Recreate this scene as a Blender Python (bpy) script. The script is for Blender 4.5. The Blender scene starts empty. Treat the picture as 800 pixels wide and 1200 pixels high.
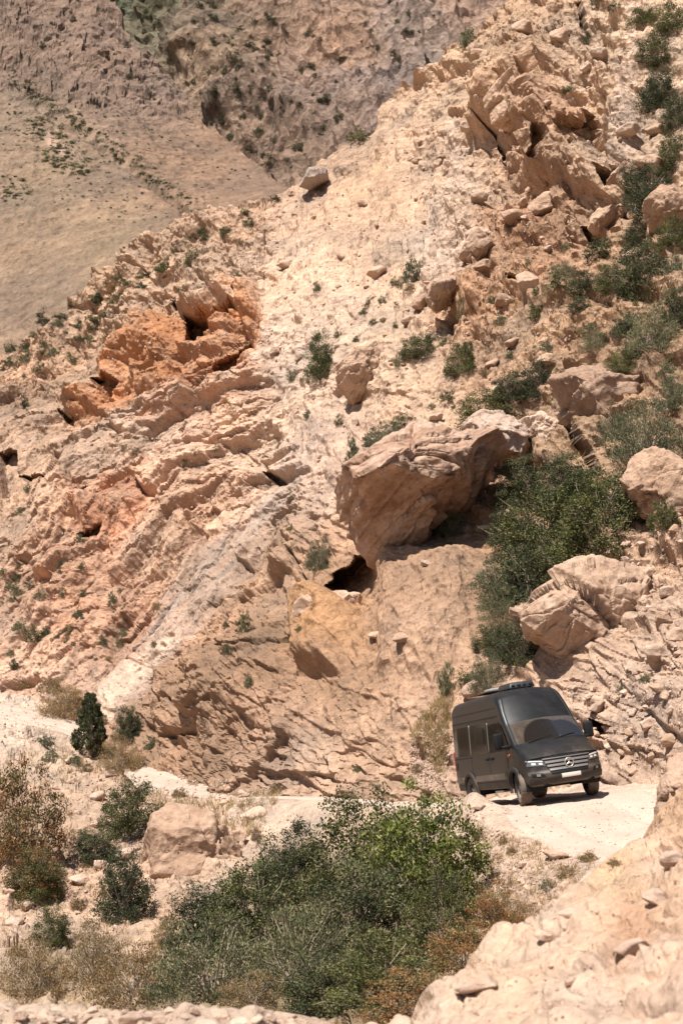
import bpy, bmesh, math, random
import numpy as np
from mathutils import Vector, Matrix
from mathutils.bvhtree import BVHTree

# ------------------------------------------------------------------ camera, sky, sun, exposure
scene = bpy.context.scene
COL = scene.collection
F_PX = 1800.0                       # focal length in photograph pixels (800 wide)
PITCH = math.atan(90.0 / F_PX)      # looking slightly uphill
cam_d = bpy.data.cameras.new('camera')
cam_d.sensor_fit = 'HORIZONTAL'
cam_d.sensor_width = 24.0
cam_d.lens = F_PX * 24.0 / 800.0
cam_d.clip_start = 0.5
cam_d.clip_end = 6000.0
cam_d.dof.use_dof = True
cam_d.dof.focus_distance = 41.0
cam_d.dof.aperture_fstop = 2.2
cam = bpy.data.objects.new('camera', cam_d)
COL.objects.link(cam)
cam.location = (0, 0, 0)
cam.rotation_euler = (math.pi / 2 + PITCH, 0, 0)
scene.camera = cam

SUN_EL = math.radians(65)
SUN_AZ_VEC = Vector((-0.70, -0.71, 0)).normalized()      # horizontal direction towards the sun
sun_vec = Vector((SUN_AZ_VEC.x * math.cos(SUN_EL), SUN_AZ_VEC.y * math.cos(SUN_EL), math.sin(SUN_EL)))
world = bpy.data.worlds.new('World')
scene.world = world
world.use_nodes = True
nt = world.node_tree
sky = nt.nodes.new('ShaderNodeTexSky')
sky.sky_type = 'NISHITA'
sky.sun_disc = False
sky.sun_elevation = SUN_EL
sky.sun_rotation = math.atan2(SUN_AZ_VEC.x, SUN_AZ_VEC.y)
sky.air_density = 1.0
sky.dust_density = 1.5
bg = nt.nodes['Background']
bg.inputs['Strength'].default_value = 0.055
nt.links.new(sky.outputs['Color'], bg.inputs['Color'])
sun_d = bpy.data.lights.new('sun', 'SUN')
sun_d.energy = 4.6
sun_d.angle = math.radians(0.53)
sun_d.color = (1.0, 0.95, 0.895)
sun = bpy.data.objects.new('sun', sun_d)
COL.objects.link(sun)
sun.rotation_euler = (-sun_vec).to_track_quat('-Z', 'Y').to_euler()
vs = scene.view_settings
vs.view_transform = 'Standard'
vs.look = 'None'
vs.exposure = 0.9
vs.gamma = 1.0
vs.use_curve_mapping = False

# ------------------------------------------------------------------ helpers
CP, SP = math.cos(PITCH), math.sin(PITCH)

def P(px, py, D):
    """point at ground distance D seen in the direction of photograph pixel (px, py)"""
    a = (np.asarray(px, float) - 400.0) / F_PX
    b = (600.0 - np.asarray(py, float)) / F_PX
    y = CP - SP * b
    z = SP + CP * b
    s = np.asarray(D, float) / y
    return np.stack(np.broadcast_arrays(a * s, y * s, z * s), -1)

def lin(c):
    c = np.asarray(c, float) / 255.0
    return np.where(c <= 0.04045, c / 12.92, ((c + 0.055) / 1.055) ** 2.4)

_rs = np.random.RandomState(7)
_perm = _rs.permutation(256).astype(np.int32)
_perm = np.concatenate([_perm, _perm, _perm])
_g = _rs.normal(size=(256, 3)); _g /= np.linalg.norm(_g, axis=1)[:, None]
_g = _g.astype(np.float32)

def pnoise(x, y, z=0.0):
    x, y, z = np.broadcast_arrays(np.asarray(x, np.float32), np.asarray(y, np.float32), np.asarray(z, np.float32))
    xi = np.floor(x); yi = np.floor(y); zi = np.floor(z)
    xf = x - xi; yf = y - yi; zf = z - zi
    xi = xi.astype(np.int32) & 255; yi = yi.astype(np.int32) & 255; zi = zi.astype(np.int32) & 255
    u = xf * xf * xf * (xf * (xf * 6 - 15) + 10)
    v = yf * yf * yf * (yf * (yf * 6 - 15) + 10)
    w = zf * zf * zf * (zf * (zf * 6 - 15) + 10)
    out = 0
    for dx in (0, 1):
        wx = u if dx else 1 - u
        px_ = _perm[xi + dx]
        for dy in (0, 1):
            wy = v if dy else 1 - v
            py_ = _perm[px_ + yi + dy]
            for dz in (0, 1):
                wz = w if dz else 1 - w
                g = _g[_perm[py_ + zi + dz]]
                out = out + wx * wy * wz * (g[..., 0] * (xf - dx) + g[..., 1] * (yf - dy) + g[..., 2] * (zf - dz))
    return out * 1.5

def fbm(x, y, z=0.0, octv=4, gain=0.5):
    s = 0; a = 1.0; t = 0
    for i in range(octv):
        s = s + a * pnoise(x * 2 ** i + 17.3 * i, y * 2 ** i + 9.1 * i, np.asarray(z) * 2 ** i + 3.7 * i)
        t += a; a *= gain
    return s / t

def ridged(x, y, z=0.0, octv=4, gain=0.55):
    s = 0; a = 1.0; t = 0
    for i in range(octv):
        s = s + a * (1 - np.abs(pnoise(x * 2 ** i + 7.3 * i, y * 2 ** i + 5.1 * i, np.asarray(z) * 2 ** i + 1.7 * i)) * 2)
        t += a; a *= gain
    return s / t

def hsh(i, j, k):
    h = (i.astype(np.uint32) * np.uint32(374761393) + j.astype(np.uint32) * np.uint32(668265263) + np.uint32((k * 2246822519) & 0xffffffff))
    h = (h ^ (h >> np.uint32(13))) * np.uint32(1274126177)
    h = h ^ (h >> np.uint32(16))
    return (h & np.uint32(0xffffff)).astype(np.float32) / np.float32(0xffffff)

def vor(u, v, seed=0):
    """2-D cellular noise: F1, F2, offset to the cell centre, two random numbers of the cell"""
    u = np.asarray(u, np.float32); v = np.asarray(v, np.float32)
    iu = np.floor(u); iv = np.floor(v)
    f1 = np.full(u.shape, 9., np.float32); f2 = f1.copy()
    du = np.zeros_like(u); dv = np.zeros_like(u); ci = np.zeros(u.shape, np.int32); cj = ci.copy()
    for a in (-1, 0, 1):
        for b in (-1, 0, 1):
            I = (iu + a).astype(np.int32); J = (iv + b).astype(np.int32)
            cu = iu + a + hsh(I, J, seed * 4 + 1); cv = iv + b + hsh(I, J, seed * 4 + 2)
            ddu = u - cu; ddv = v - cv
            d = ddu * ddu + ddv * ddv
            m = d < f1
            f2 = np.where(m, f1, np.minimum(f2, d))
            f1 = np.where(m, d, f1)
            du = np.where(m, ddu, du); dv = np.where(m, ddv, dv)
            ci = np.where(m, I, ci); cj = np.where(m, J, cj)
    return np.sqrt(f1), np.sqrt(f2), du, dv, hsh(ci, cj, seed * 4 + 3), hsh(ci, cj, seed * 4 + 4), hsh(ci, cj, seed * 4 + 9)

def blocks(u, v, seed, tilt=1.0):
    """faceted blocks: every cell is a tilted plane with its own height"""
    f1, f2, du, dv, r1, r2, r3 = vor(u, v, seed)
    h = (r1 - 0.5) + tilt * ((r2 - 0.5) * 2 * du + (r3 - 0.3) * 1.6 * dv)
    return h, f2 - f1, r1

def sstep(x, a, b):
    t = np.clip((x - a) / (b - a), 0, 1)
    return t * t * (3 - 2 * t)

def blur(A, n):
    A = np.asarray(A, np.float32)
    for _ in range(n):
        B = A.copy(); B[1:-1] = 0.25 * A[:-2] + 0.5 * A[1:-1] + 0.25 * A[2:]
        A = B.copy(); A[:, 1:-1] = 0.25 * B[:, :-2] + 0.5 * B[:, 1:-1] + 0.25 * B[:, 2:]
    return A

def dome(f1, rad):
    return rad * np.sqrt(np.clip(1 - (f1 / rad) ** 2, 0, 1))

class TPS:
    """thin-plate interpolation through control points"""
    def __init__(self, xy, v, scale=1.0, smooth=1e-3):
        self.s = scale
        xy = np.asarray(xy, float) / scale; v = np.asarray(v, float)
        n = len(xy)
        A = np.zeros((n + 3, n + 3))
        A[:n, :n] = self.k(np.linalg.norm(xy[:, None] - xy[None], axis=2)) + np.eye(n) * smooth
        A[:n, n] = 1; A[:n, n + 1:] = xy; A[n, :n] = 1; A[n + 1:, :n] = xy.T
        self.c = np.linalg.solve(A, np.concatenate([v, [0, 0, 0]])); self.xy = xy
    @staticmethod
    def k(r):
        return np.where(r > 1e-9, r * r * np.log(np.maximum(r, 1e-9)), 0)
    def __call__(self, x, y):
        x = np.asarray(x, float) / self.s; y = np.asarray(y, float) / self.s
        out = self.c[-3] + self.c[-2] * x + self.c[-1] * y
        for (a, b), w in zip(self.xy, self.c[:-3]):
            r2 = (x - a) ** 2 + (y - b) ** 2
            out = out + w * 0.5 * r2 * np.log(np.maximum(r2, 1e-12))
        return out

def coarse(fn, X, Y, n=14):
    """evaluate fn on a coarser grid and interpolate (regular row/column grids)"""
    R, C = X.shape
    ri = np.unique(np.concatenate([np.arange(0, R, n), [R - 1]])); ci = np.unique(np.concatenate([np.arange(0, C, n), [C - 1]]))
    V = fn(X[np.ix_(ri, ci)], Y[np.ix_(ri, ci)])
    A = np.empty((len(ri), C))
    for i in range(len(ri)):
        A[i] = np.interp(np.arange(C), ci, V[i])
    f = np.interp(np.arange(R), ri, np.arange(len(ri)))
    i0 = np.clip(f.astype(int), 0, len(ri) - 2); t = (f - i0)[:, None]
    return A[i0] * (1 - t) + A[i0 + 1] * t

def sdf_poly(X, Y, poly):
    """signed distance to a polygon, negative inside"""
    poly = np.asarray(poly, float)
    d = np.full(X.shape, 1e9); inside = np.zeros(X.shape, bool)
    for k in range(len(poly)):
        a = poly[k]; b = poly[(k + 1) % len(poly)]
        e = b - a; wx = X - a[0]; wy = Y - a[1]
        t = np.clip((wx * e[0] + wy * e[1]) / (e @ e), 0, 1)
        d = np.minimum(d, (wx - e[0] * t) ** 2 + (wy - e[1] * t) ** 2)
        c = ((a[1] > Y) != (b[1] > Y)) & (X < (b[0] - a[0]) * (Y - a[1]) / (b[1] - a[1] + 1e-12) + a[0])
        inside ^= c
    d = np.sqrt(d)
    return np.where(inside, -d, d)

def dist_line(X, Y, pts):
    pts = np.asarray(pts, float); d = np.full(X.shape, 1e9)
    for a, b in zip(pts[:-1], pts[1:]):
        e = b - a; wx = X - a[0]; wy = Y - a[1]
        t = np.clip((wx * e[0] + wy * e[1]) / (e @ e), 0, 1)
        d = np.minimum(d, (wx - e[0] * t) ** 2 + (wy - e[1] * t) ** 2)
    return np.sqrt(d)

def idw(X, Y, pts, cols, p=3.0):
    pts = np.asarray(pts, float); cols = np.asarray(cols, float)
    W = 0; S = 0
    for (a, b), c in zip(pts, cols):
        w = 1.0 / (((X - a) ** 2 + (Y - b) ** 2) / 400.0 + 1.0) ** (p / 2)
        W = W + w; S = S + w[..., None] * c
    return S / W[..., None]

def grid_normals(G):
    du = np.gradient(G, axis=1); dv = np.gradient(G, axis=0)
    n = np.cross(du, dv)
    n /= np.linalg.norm(n, axis=2)[..., None] + 1e-12
    return n

def mesh_np(name, V, quads, col=None, smooth=True):
    me = bpy.data.meshes.new(name)
    V = np.ascontiguousarray(V, np.float32); quads = np.ascontiguousarray(quads, np.int32)
    k = quads.shape[1]
    me.vertices.add(len(V)); me.vertices.foreach_set('co', V.ravel())
    me.loops.add(quads.size); me.loops.foreach_set('vertex_index', quads.ravel())
    me.polygons.add(len(quads)); me.polygons.foreach_set('loop_start', np.arange(0, quads.size, k, dtype=np.int32))
    me.polygons.foreach_set('use_smooth', np.full(len(quads), smooth))
    if col is not None:
        ca = me.color_attributes.new('Col', 'FLOAT_COLOR', 'POINT')
        c = np.ones((len(V), 4), np.float32); c[:, :3] = col
        ca.data.foreach_set('color', c.ravel())
    me.update(calc_edges=True)
    return me

def grid_quads(R, C):
    i = np.arange(R * C).reshape(R, C)
    return np.stack([i[:-1, :-1], i[:-1, 1:], i[1:, 1:], i[1:, :-1]], -1).reshape(-1, 4)

CASTERS = []
def sheet(name, G, col, mat, step=3, smooth=True):
    R, C = G.shape[:2]
    q = grid_quads(R, C)
    me = mesh_np(name, G.reshape(-1, 3), q, None if col is None else col.reshape(-1, 3), smooth)
    o = bpy.data.objects.new(name, me); COL.objects.link(o)
    me.materials.append(mat)
    o['kind'] = 'structure'
    g = G[::step, ::step]
    CASTERS.append((name, BVHTree.FromPolygons([tuple(v) for v in g.reshape(-1, 3)], grid_quads(*g.shape[:2]).tolist())))
    return o

def cast(px, py, only=None):
    d = Vector(P(px, py, 100.0).tolist()).normalized()
    best = None
    for nm, b in CASTERS:
        if only and nm not in only: continue
        loc, no, ix, dist = b.ray_cast(Vector((0, 0, 0)), d)
        if loc is not None and (best is None or dist < best[2]):
            if no.dot(d) > 0: no = -no
            best = (loc, no, dist, nm)
    return best

def drop(x, y, only=None):
    best = None
    for nm, b in CASTERS:
        if only and nm not in only: continue
        loc, no, ix, dist = b.ray_cast(Vector((x, y, 300)), Vector((0, 0, -1)))
        if loc is not None and (best is None or loc.z > best[0].z): best = (loc, no, nm)
    return best

def link(name, me, mat=None, parent=None):
    o = bpy.data.objects.new(name, me); COL.objects.link(o)
    if mat is not None and len(me.materials) == 0: me.materials.append(mat)
    if parent is not None: o.parent = parent
    return o

def tag(o, label, cat, group=None):
    o['label'] = label; o['category'] = cat
    if group: o['group'] = group
    return o

# ------------------------------------------------------------------ materials
def new_mat(name):
    m = bpy.data.materials.new(name); m.use_nodes = True
    return m, m.node_tree.nodes, m.node_tree.links, m.node_tree.nodes['Principled BSDF']

def noise_node(N, L, vec, scale, detail=6, rough=0.55, typ='FBM'):
    n = N.new('ShaderNodeTexNoise'); n.inputs['Scale'].default_value = scale
    n.inputs['Detail'].default_value = detail; n.inputs['Roughness'].default_value = rough
    n.noise_type = typ
    L.new(vec, n.inputs['Vector']); return n.outputs['Fac']

def ramp(N, L, fac, stops):
    r = N.new('ShaderNodeValToRGB'); L.new(fac, r.inputs['Fac'])
    el = r.color_ramp.elements
    el[0].position = stops[0][0]; el[0].color = (*stops[0][1], 1)
    el[1].position = stops[-1][0]; el[1].color = (*stops[-1][1], 1)
    for p, c in stops[1:-1]:
        e = el.new(p); e.color = (*c, 1)
    return r.outputs['Color']

def mulc(N, L, a, b, fac=1.0, typ='MULTIPLY'):
    m = N.new('ShaderNodeMix'); m.data_type = 'RGBA'; m.blend_type = typ
    m.inputs[0].default_value = fac
    L.new(a, m.inputs[6]); L.new(b, m.inputs[7]); return m.outputs[2]

def g3(v): return (v, v, v)

def rock_bump(N, L, B, vec, scale, dist, strength=0.85):
    """broken rock relief: ridged fractures, facets and grit"""
    f0 = noise_node(N, L, vec, scale * 0.45, 10, 0.62, 'RIDGED_MULTIFRACTAL')
    v = N.new('ShaderNodeTexVoronoi'); v.feature = 'F1'; v.inputs['Scale'].default_value = scale * 1.1
    wn = N.new('ShaderNodeTexNoise'); wn.inputs['Scale'].default_value = scale * 1.3; wn.inputs['Detail'].default_value = 5
    L.new(vec, wn.inputs['Vector'])
    ad = N.new('ShaderNodeVectorMath'); ad.operation = 'MULTIPLY_ADD'; ad.inputs[1].default_value = (0.5 / scale,) * 3
    L.new(wn.outputs['Color'], ad.inputs[0]); L.new(vec, ad.inputs[2]); L.new(ad.outputs[0], v.inputs['Vector'])
    f2 = noise_node(N, L, vec, scale * 3.0, 9, 0.7)
    m1 = N.new('ShaderNodeMath'); m1.operation = 'MULTIPLY_ADD'; m1.inputs[1].default_value = 0.35; L.new(f0, m1.inputs[0]); L.new(v.outputs['Distance'], m1.inputs[2])
    m2 = N.new('ShaderNodeMath'); m2.operation = 'MULTIPLY_ADD'; m2.inputs[1].default_value = 0.5; L.new(f2, m2.inputs[0]); L.new(m1.outputs[0], m2.inputs[2])
    b = N.new('ShaderNodeBump'); b.inputs['Strength'].default_value = strength; b.inputs['Distance'].default_value = dist
    L.new(m2.outputs[0], b.inputs['Height']); L.new(b.outputs['Normal'], B.inputs['Normal'])

def terrain_mat(name, sizes=(0.35, 1.6, 7.0), bump=0.05, amp=1.0, bscale=5.0):
    m, N, L, B = new_mat(name)
    at = N.new('ShaderNodeAttribute'); at.attribute_name = 'Col'
    geo = N.new('ShaderNodeNewGeometry'); vec = geo.outputs['Position']
    c = at.outputs['Color']
    lo = 1 - 0.28 * amp; hi = 1 + 0.22 * amp
    for i, s in enumerate(sizes):
        f = noise_node(N, L, vec, s, 7, 0.62)
        w = (1.06, 1.0, 0.93) if i == 0 else (1.0, 1.0, 1.0)
        c = mulc(N, L, c, ramp(N, L, f, [(0.30, (lo * w[2], lo, lo * w[0])), (0.70, (hi * w[0], hi, hi * w[2]))]), 0.85)
    L.new(c, B.inputs['Base Color'])
    B.inputs['Roughness'].default_value = 0.95
    B.inputs['Specular IOR Level'].default_value = 0.15
    rock_bump(N, L, B, vec, bscale, bump)
    return m

M_HILL = terrain_mat('hillside_rock', (0.18, 1.3, 9.0), 0.17, 1.1, 2.4)
M_BANK = terrain_mat('bank_earth', (0.3, 2.4, 14.0), 0.08, 0.95, 6.0)
M_NEAR = terrain_mat('foreground_earth', (0.6, 3.0, 14.0), 0.06, 0.7, 7.0)
M_FAR = terrain_mat('far_rock', (0.025, 0.18, 1.3), 2.4, 1.05, 0.22)
M_MOUNT = terrain_mat('mountain_rock', (0.015, 0.1, 0.7), 7.0, 1.15, 0.10)
M_GRASS = terrain_mat('far_grass', (0.012, 0.06, 0.6), 0.12, 0.55, 1.0)

def road_mat():
    m, N, L, B = new_mat('dusty_road')
    geo = N.new('ShaderNodeNewGeometry'); vec = geo.outputs['Position']
    c = ramp(N, L, noise_node(N, L, vec, 0.9, 6), [(0.3, (0.39, 0.295, 0.23)), (0.7, (0.48, 0.37, 0.295))])
    c = mulc(N, L, c, ramp(N, L, noise_node(N, L, vec, 14, 5, 0.7), [(0.3, g3(0.78)), (0.65, g3(1.08))]), 0.8)
    L.new(c, B.inputs['Base Color']); B.inputs['Roughness'].default_value = 1.0
    B.inputs['Specular IOR Level'].default_value = 0.1
    b = N.new('ShaderNodeBump'); b.inputs['Strength'].default_value = 0.6; b.inputs['Distance'].default_value = 0.03
    L.new(noise_node(N, L, vec, 9, 8, 0.7), b.inputs['Height']); L.new(b.outputs['Normal'], B.inputs['Normal'])
    return m
M_ROAD = road_mat()

def rock_mat(name, base, dark, layer=0.0, layer_dir=(0.2, 0.3, 1.0)):
    m, N, L, B = new_mat(name)
    tc = N.new('ShaderNodeNewGeometry'); vec = tc.outputs['Position']
    c = ramp(N, L, noise_node(N, L, vec, 1.1, 8, 0.62), [(0.32, dark), (0.62, base)])
    c = mulc(N, L, c, ramp(N, L, noise_node(N, L, vec, 7.0, 7, 0.7), [(0.3, g3(0.72)), (0.7, g3(1.15))]), 0.85)
    info = N.new('ShaderNodeObjectInfo')
    c = mulc(N, L, c, ramp(N, L, info.outputs['Random'], [(0.0, (0.82, 0.80, 0.80)), (1.0, (1.12, 1.08, 1.04))]), 0.8)
    if layer > 0:
        d = N.new('ShaderNodeVectorMath'); d.operation = 'DOT_PRODUCT'; d.inputs[1].default_value = layer_dir
        L.new(vec, d.inputs[0])
        cb = N.new('ShaderNodeCombineXYZ')
        L.new(d.outputs['Value'], cb.inputs['Z'])
        sc = N.new('ShaderNodeVectorMath'); sc.operation = 'MULTIPLY_ADD'; sc.inputs[1].default_value = (0.12, 0.12, 0.12)
        L.new(vec, sc.inputs[0]); L.new(cb.outputs[0], sc.inputs[2])
        c = mulc(N, L, c, ramp(N, L, noise_node(N, L, sc.outputs[0], 3.2, 4, 0.6), [(0.36, (0.62, 0.5, 0.42)), (0.6, g3(1.05))]), layer)
    L.new(c, B.inputs['Base Color']); B.inputs['Roughness'].default_value = 0.92
    B.inputs['Specular IOR Level'].default_value = 0.2
    rock_bump(N, L, B, vec, 3.2, 0.10, 0.8)
    return m
M_R_PALE = rock_mat('pale_rock', (0.530, 0.395, 0.306), (0.420, 0.296, 0.218))
M_R_TAN = rock_mat('tan_rock', (0.480, 0.341, 0.247), (0.340, 0.223, 0.150))
M_R_BROWN = rock_mat('brown_rock', (0.410, 0.282, 0.199), (0.270, 0.173, 0.116))
M_R_LAYER = rock_mat('layered_rock', (0.47, 0.335, 0.25), (0.32, 0.21, 0.15), 0.7, (-0.35, 0.2, 1.0))
M_R_RED = rock_mat('red_rock', (0.470, 0.253, 0.160), (0.360, 0.168, 0.097))
M_R_GREY = rock_mat('grey_rock', (0.400, 0.326, 0.276), (0.290, 0.232, 0.194))
KA = 0.60          # photograph brightness of sunlit rock -> base colour
def alb(c):
    c = lin(c) * KA
    g = c.mean()
    return (g + (c - g) * 1.02) * np.array([1.0, 0.975, 0.995])
def pts_cols(lst):
    return [(a, b) for a, b, c in lst], [alb(c) for a, b, c in lst]

def interp_curve(pts):
    p = np.asarray(pts, float)
    return lambda x: np.interp(x, p[:, 0], p[:, 1])

# ================================================================== main hillside
HC = [
    (-140, 420, 132), (-140, 620, 108), (-140, 800, 95), (-140, 980, 84),
    (20, 430, 122), (0, 550, 106), (30, 700, 93), (20, 800, 86), (0, 980, 78),
    (100, 330, 126), (100, 450, 109), (150, 600, 93), (100, 700, 89), (150, 790, 80), (200, 980, 62),
    (250, 260, 116), (250, 400, 99), (240, 520, 93), (300, 620, 82), (300, 700, 73), (250, 830, 66), (330, 840, 58), (360, 980, 52),
    (350, 220, 114), (330, 320, 101), (400, 480, 84), (420, 560, 72), (430, 700, 60), (430, 800, 53), (500, 870, 48.5), (500, 980, 46),
    (480, 100, 116), (450, 430, 80), (500, 600, 63), (560, 700, 55), (580, 800, 49),
    (600, 0, 108), (600, 120, 96), (560, 300, 84), (600, 480, 68), (600, -120, 122),
    (700, 0, 97), (700, 300, 75), (680, 430, 66), (700, 600, 53), (660, 760, 47.5), (640, 860, 45.5), (700, 900, 42.8), (700, 980, 41.5),
    (780, 100, 84), (780, 300, 69), (780, 500, 56), (780, 640, 48), (780, 720, 43.5), (780, 850, 39), (790, 960, 37.0),
    (-420, 560, 140), (-420, 900, 100), (1150, 0, 70), (1150, 500, 42), (1150, 980, 27), (940, -120, 96), (940, 200, 70), (940, 500, 50), (940, 750, 38), (940, 980, 33),
]
hill_D = TPS([(a, b) for a, b, c in HC], [c for a, b, c in HC], 200.0, 2e-3)

crest = interp_curve([(-420, 560), (-140, 462), (0, 418), (20, 405), (45, 378), (75, 352), (110, 322), (150, 302), (190, 284), (225, 262), (250, 248), (285, 240), (312, 238),
                      (328, 222), (345, 207), (365, 200), (385, 184), (405, 168), (425, 158), (440, 130), (455, 112), (480, 98), (505, 80), (530, 56), (556, 34),
                      (575, 14), (600, -20), (640, -70), (760, -110), (940, -150), (1150, -160)])
NC, NR, NB = 840, 700, 26
px1 = np.concatenate([np.linspace(-420, -136, 30), np.linspace(-130, 870, NC - 70), np.linspace(874, 1150, 40)])
tt = np.linspace(0, 1, NR)
PX = np.repeat(px1[None], NR, 0)
PY = 985 + (crest(PX) - 985) * tt[:, None]
Dg = blur(coarse(hill_D, PX, PY), 20).astype(float)
MPP = Dg / F_PX                                     # metres per photograph pixel
U = (PX - 400) * MPP; V = (PY - 600) * MPP
wx = fbm(PX / 60, PY / 60, 1.5, 4); wy = fbm(PX / 60, PY / 60, 8.5, 4)
qx = PX + 9 * wx + 3 * fbm(PX / 14, PY / 14, 3.3, 3); qy = PY + 9 * wy + 3 * fbm(PX / 14, PY / 14, 6.3, 3)

def region(poly, soft=14):
    return 1 - sstep(sdf_poly(qx, qy, poly), -soft, soft)

Z_slab = region([(-140, 470), (120, 425), (310, 430), (360, 560), (300, 700), (150, 800), (-140, 820)], 20)
Z_lowslab = region([(160, 830), (300, 650), (360, 560), (400, 640), (350, 720), (350, 880), (300, 985), (120, 985)], 14)
Z_scree = region([(320, 230), (420, 150), (520, 70), (560, 60), (560, 250), (530, 330), (480, 420), (400, 560), (340, 560), (310, 440)], 22)
Z_crag = region([(470, 90), (600, -60), (740, -60), (720, 240), (640, 330), (560, 420), (480, 380), (520, 260)], 20)
Z_right = region([(720, -100), (940, -100), (940, 640), (760, 640), (560, 560), (600, 420), (660, 330)], 20)
Z_wall = region([(600, 640), (940, 560), (940, 985), (690, 985), (650, 830)], 16)
Z_midslab = region([(430, 640), (600, 640), (590, 820), (470, 880), (345, 880), (350, 690)], 14)
Z_ridge = region([(-140, 440), (120, 300), (320, 225), (320, 330), (200, 350), (60, 440), (-140, 520)], 14)
Z_grey = np.clip(1 - dist_line(qx, qy, [(130, 815), (220, 700), (290, 610), (345, 545)]) / 34, 0, 1)

disp = 1.3 * fbm(U / 14, V / 14, 0.2, 3) + 0.9 * ridged(U / 9, V / 9, 4.2, 3) - 0.5
# bedding: ledges that grow downhill and break off (lower edges overhang)
ang = np.radians(24 + 26 * sstep(PY, 500, 640))
def ledges(period, warp, seed, sharp=1.0):
    q = (np.sin(ang) * (PX - 180) + np.cos(ang) * (PY - 570))
    al = (np.cos(ang) * (PX - 180) - np.sin(ang) * (PY - 570))
    q = q / period + 0.45 * warp * fbm(al / 220, q / 90, seed, 3) + 0.16 * fbm(al / 22, q / 30, seed + 5, 3)
    k = np.floor(q); f = q - k
    seg = fbm(al / 70 + 13.7 * k, k * 3.1, seed + 2, 2)
    amp = hsh(k.astype(np.int32), np.zeros_like(k, np.int32), int(seed * 10) + 5)
    return (f ** sharp - 0.5) * np.clip(amp * 0.9 + seg * 1.3, 0, 1.3)
Z_red = region([(66, 485), (110, 430), (160, 370), (200, 345), (300, 330), (315, 380), (300, 410), (240, 460), (130, 470)], 10)
Zl = np.clip(Z_slab + 0.35 * Z_lowslab + 0.6 * Z_ridge + 0.12 * Z_midslab + 0.8 * Z_red, 0, 1)
disp += blur(Zl * (0.9 * ledges(64, 0.6, 1.1, 2.2) + 0.36 * ledges(23, 0.7, 5.1, 1.6)), 1)
# broken beds: angular plates elongated along the bedding
q_b = (np.sin(ang) * (PX - 180) + np.cos(ang) * (PY - 570)) * 0.052; al_b = (np.cos(ang) * (PX - 180) - np.sin(ang) * (PY - 570)) * 0.052
q_w = q_b + 0.18 * fbm(U / 0.9, V / 0.9, 4.4, 3)
l1_, le1, lr1 = blocks(al_b / 4.6, q_w / 1.7, 51, 1.2)
l2_, le2, lr2 = blocks(al_b / 1.7, q_w / 0.62, 52, 1.2)
l3_, le3, lr3 = blocks(al_b / 0.65, q_w / 0.26, 53, 1.2)
disp += Zl * (blur(0.75 * l1_ - 0.4 * (1 - sstep(le1, 0, 0.05)), 1) + 0.24 * l2_ - 0.10 * (1 - sstep(le2, 0, 0.08)) + 0.07 * l3_)
# blocks
rough = np.clip(0.35 - 0.23 * Z_slab * (1 - Z_ridge) + 0.40 * Z_crag + 0.45 * Z_ridge + 0.05 * Z_wall + 0.25 * Z_right - 0.2 * Z_scree - 0.22 * Z_midslab - 0.12 * Z_grey - 0.6 * sstep(PY, 760, 860) * sstep(PX, 580, 640), 0.08, 1.2)
wu = U + 0.35 * fbm(U / 1.2, V / 1.2, 2.2, 3); wv = V + 0.35 * fbm(U / 1.2, V / 1.2, 7.2, 3)
b1, e1, r1 = blocks(wu / 5.0, wv / 3.6, 1, 1.0)
disp += blur(1.6 * b1 * np.clip(rough - 0.12 * Z_slab, 0, 1.2), 7)
b2, e2, r2 = blocks(wu / 1.7, wv / 1.25, 2, 1.1)
disp += blur(0.85 * b2 * rough, 3)
b3, e3, r3 = blocks(wu / 0.62, wv / 0.5, 3, 1.1)
disp += blur(0.34 * b3 * np.clip(rough + 0.2, 0, 1), 1)
disp -= 0.35 * rough * (1 - sstep(e2, 0.0, 0.09)) + 0.12 * rough * (1 - sstep(e3, 0, 0.10))
b4, e4, r4 = blocks(wu / 0.27, wv / 0.22, 4, 1.1)
disp += 0.13 * b4 * np.clip(rough + 0.25, 0, 1)
disp += 0.16 * (0.35 + rough) * (ridged(U / 1.3, V / 1.0, 6.4, 4) - 0.45)
# embedded stones on the loose slopes
Zs = np.clip(Z_scree + 0.6 * Z_right + 0.5 * Z_crag + 0.5 * Z_wall + 0.25, 0, 1)
for (sz, amp, seed, thr) in ((1.5, 1.1, 11, 0.7), (0.75, 1.1, 12, 0.6), (0.38, 1.1, 13, 0.5)):
    f1, f2, du, dv, ra, rb, rc = vor(wu / sz, wv / sz, seed)
    rad = 0.16 + 0.26 * rb
    disp += blur(Zs * (ra > thr) * amp * sz * dome(f1, rad) * (0.5 + 0.8 * rc), 1)
# flutes and gullies on the scree
fl = fbm(PX / 13 + PY / 120, PY / 260, 5.5, 4)
disp += Z_scree * 0.55 * fl + 0.35 * Z_crag * ridged(PX / 22, PY / 60, 2.5, 3)
disp += 0.14 * fbm(U / 0.5, V / 0.5, 3.9, 3) * (0.5 + rough) + 0.35 * fbm(U / 2.4, V / 2.4, 1.9, 3)
disp *= 0.9
disp *= 1 - 0.45 * np.clip(Z_grey * 1.4, 0, 1)

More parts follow.
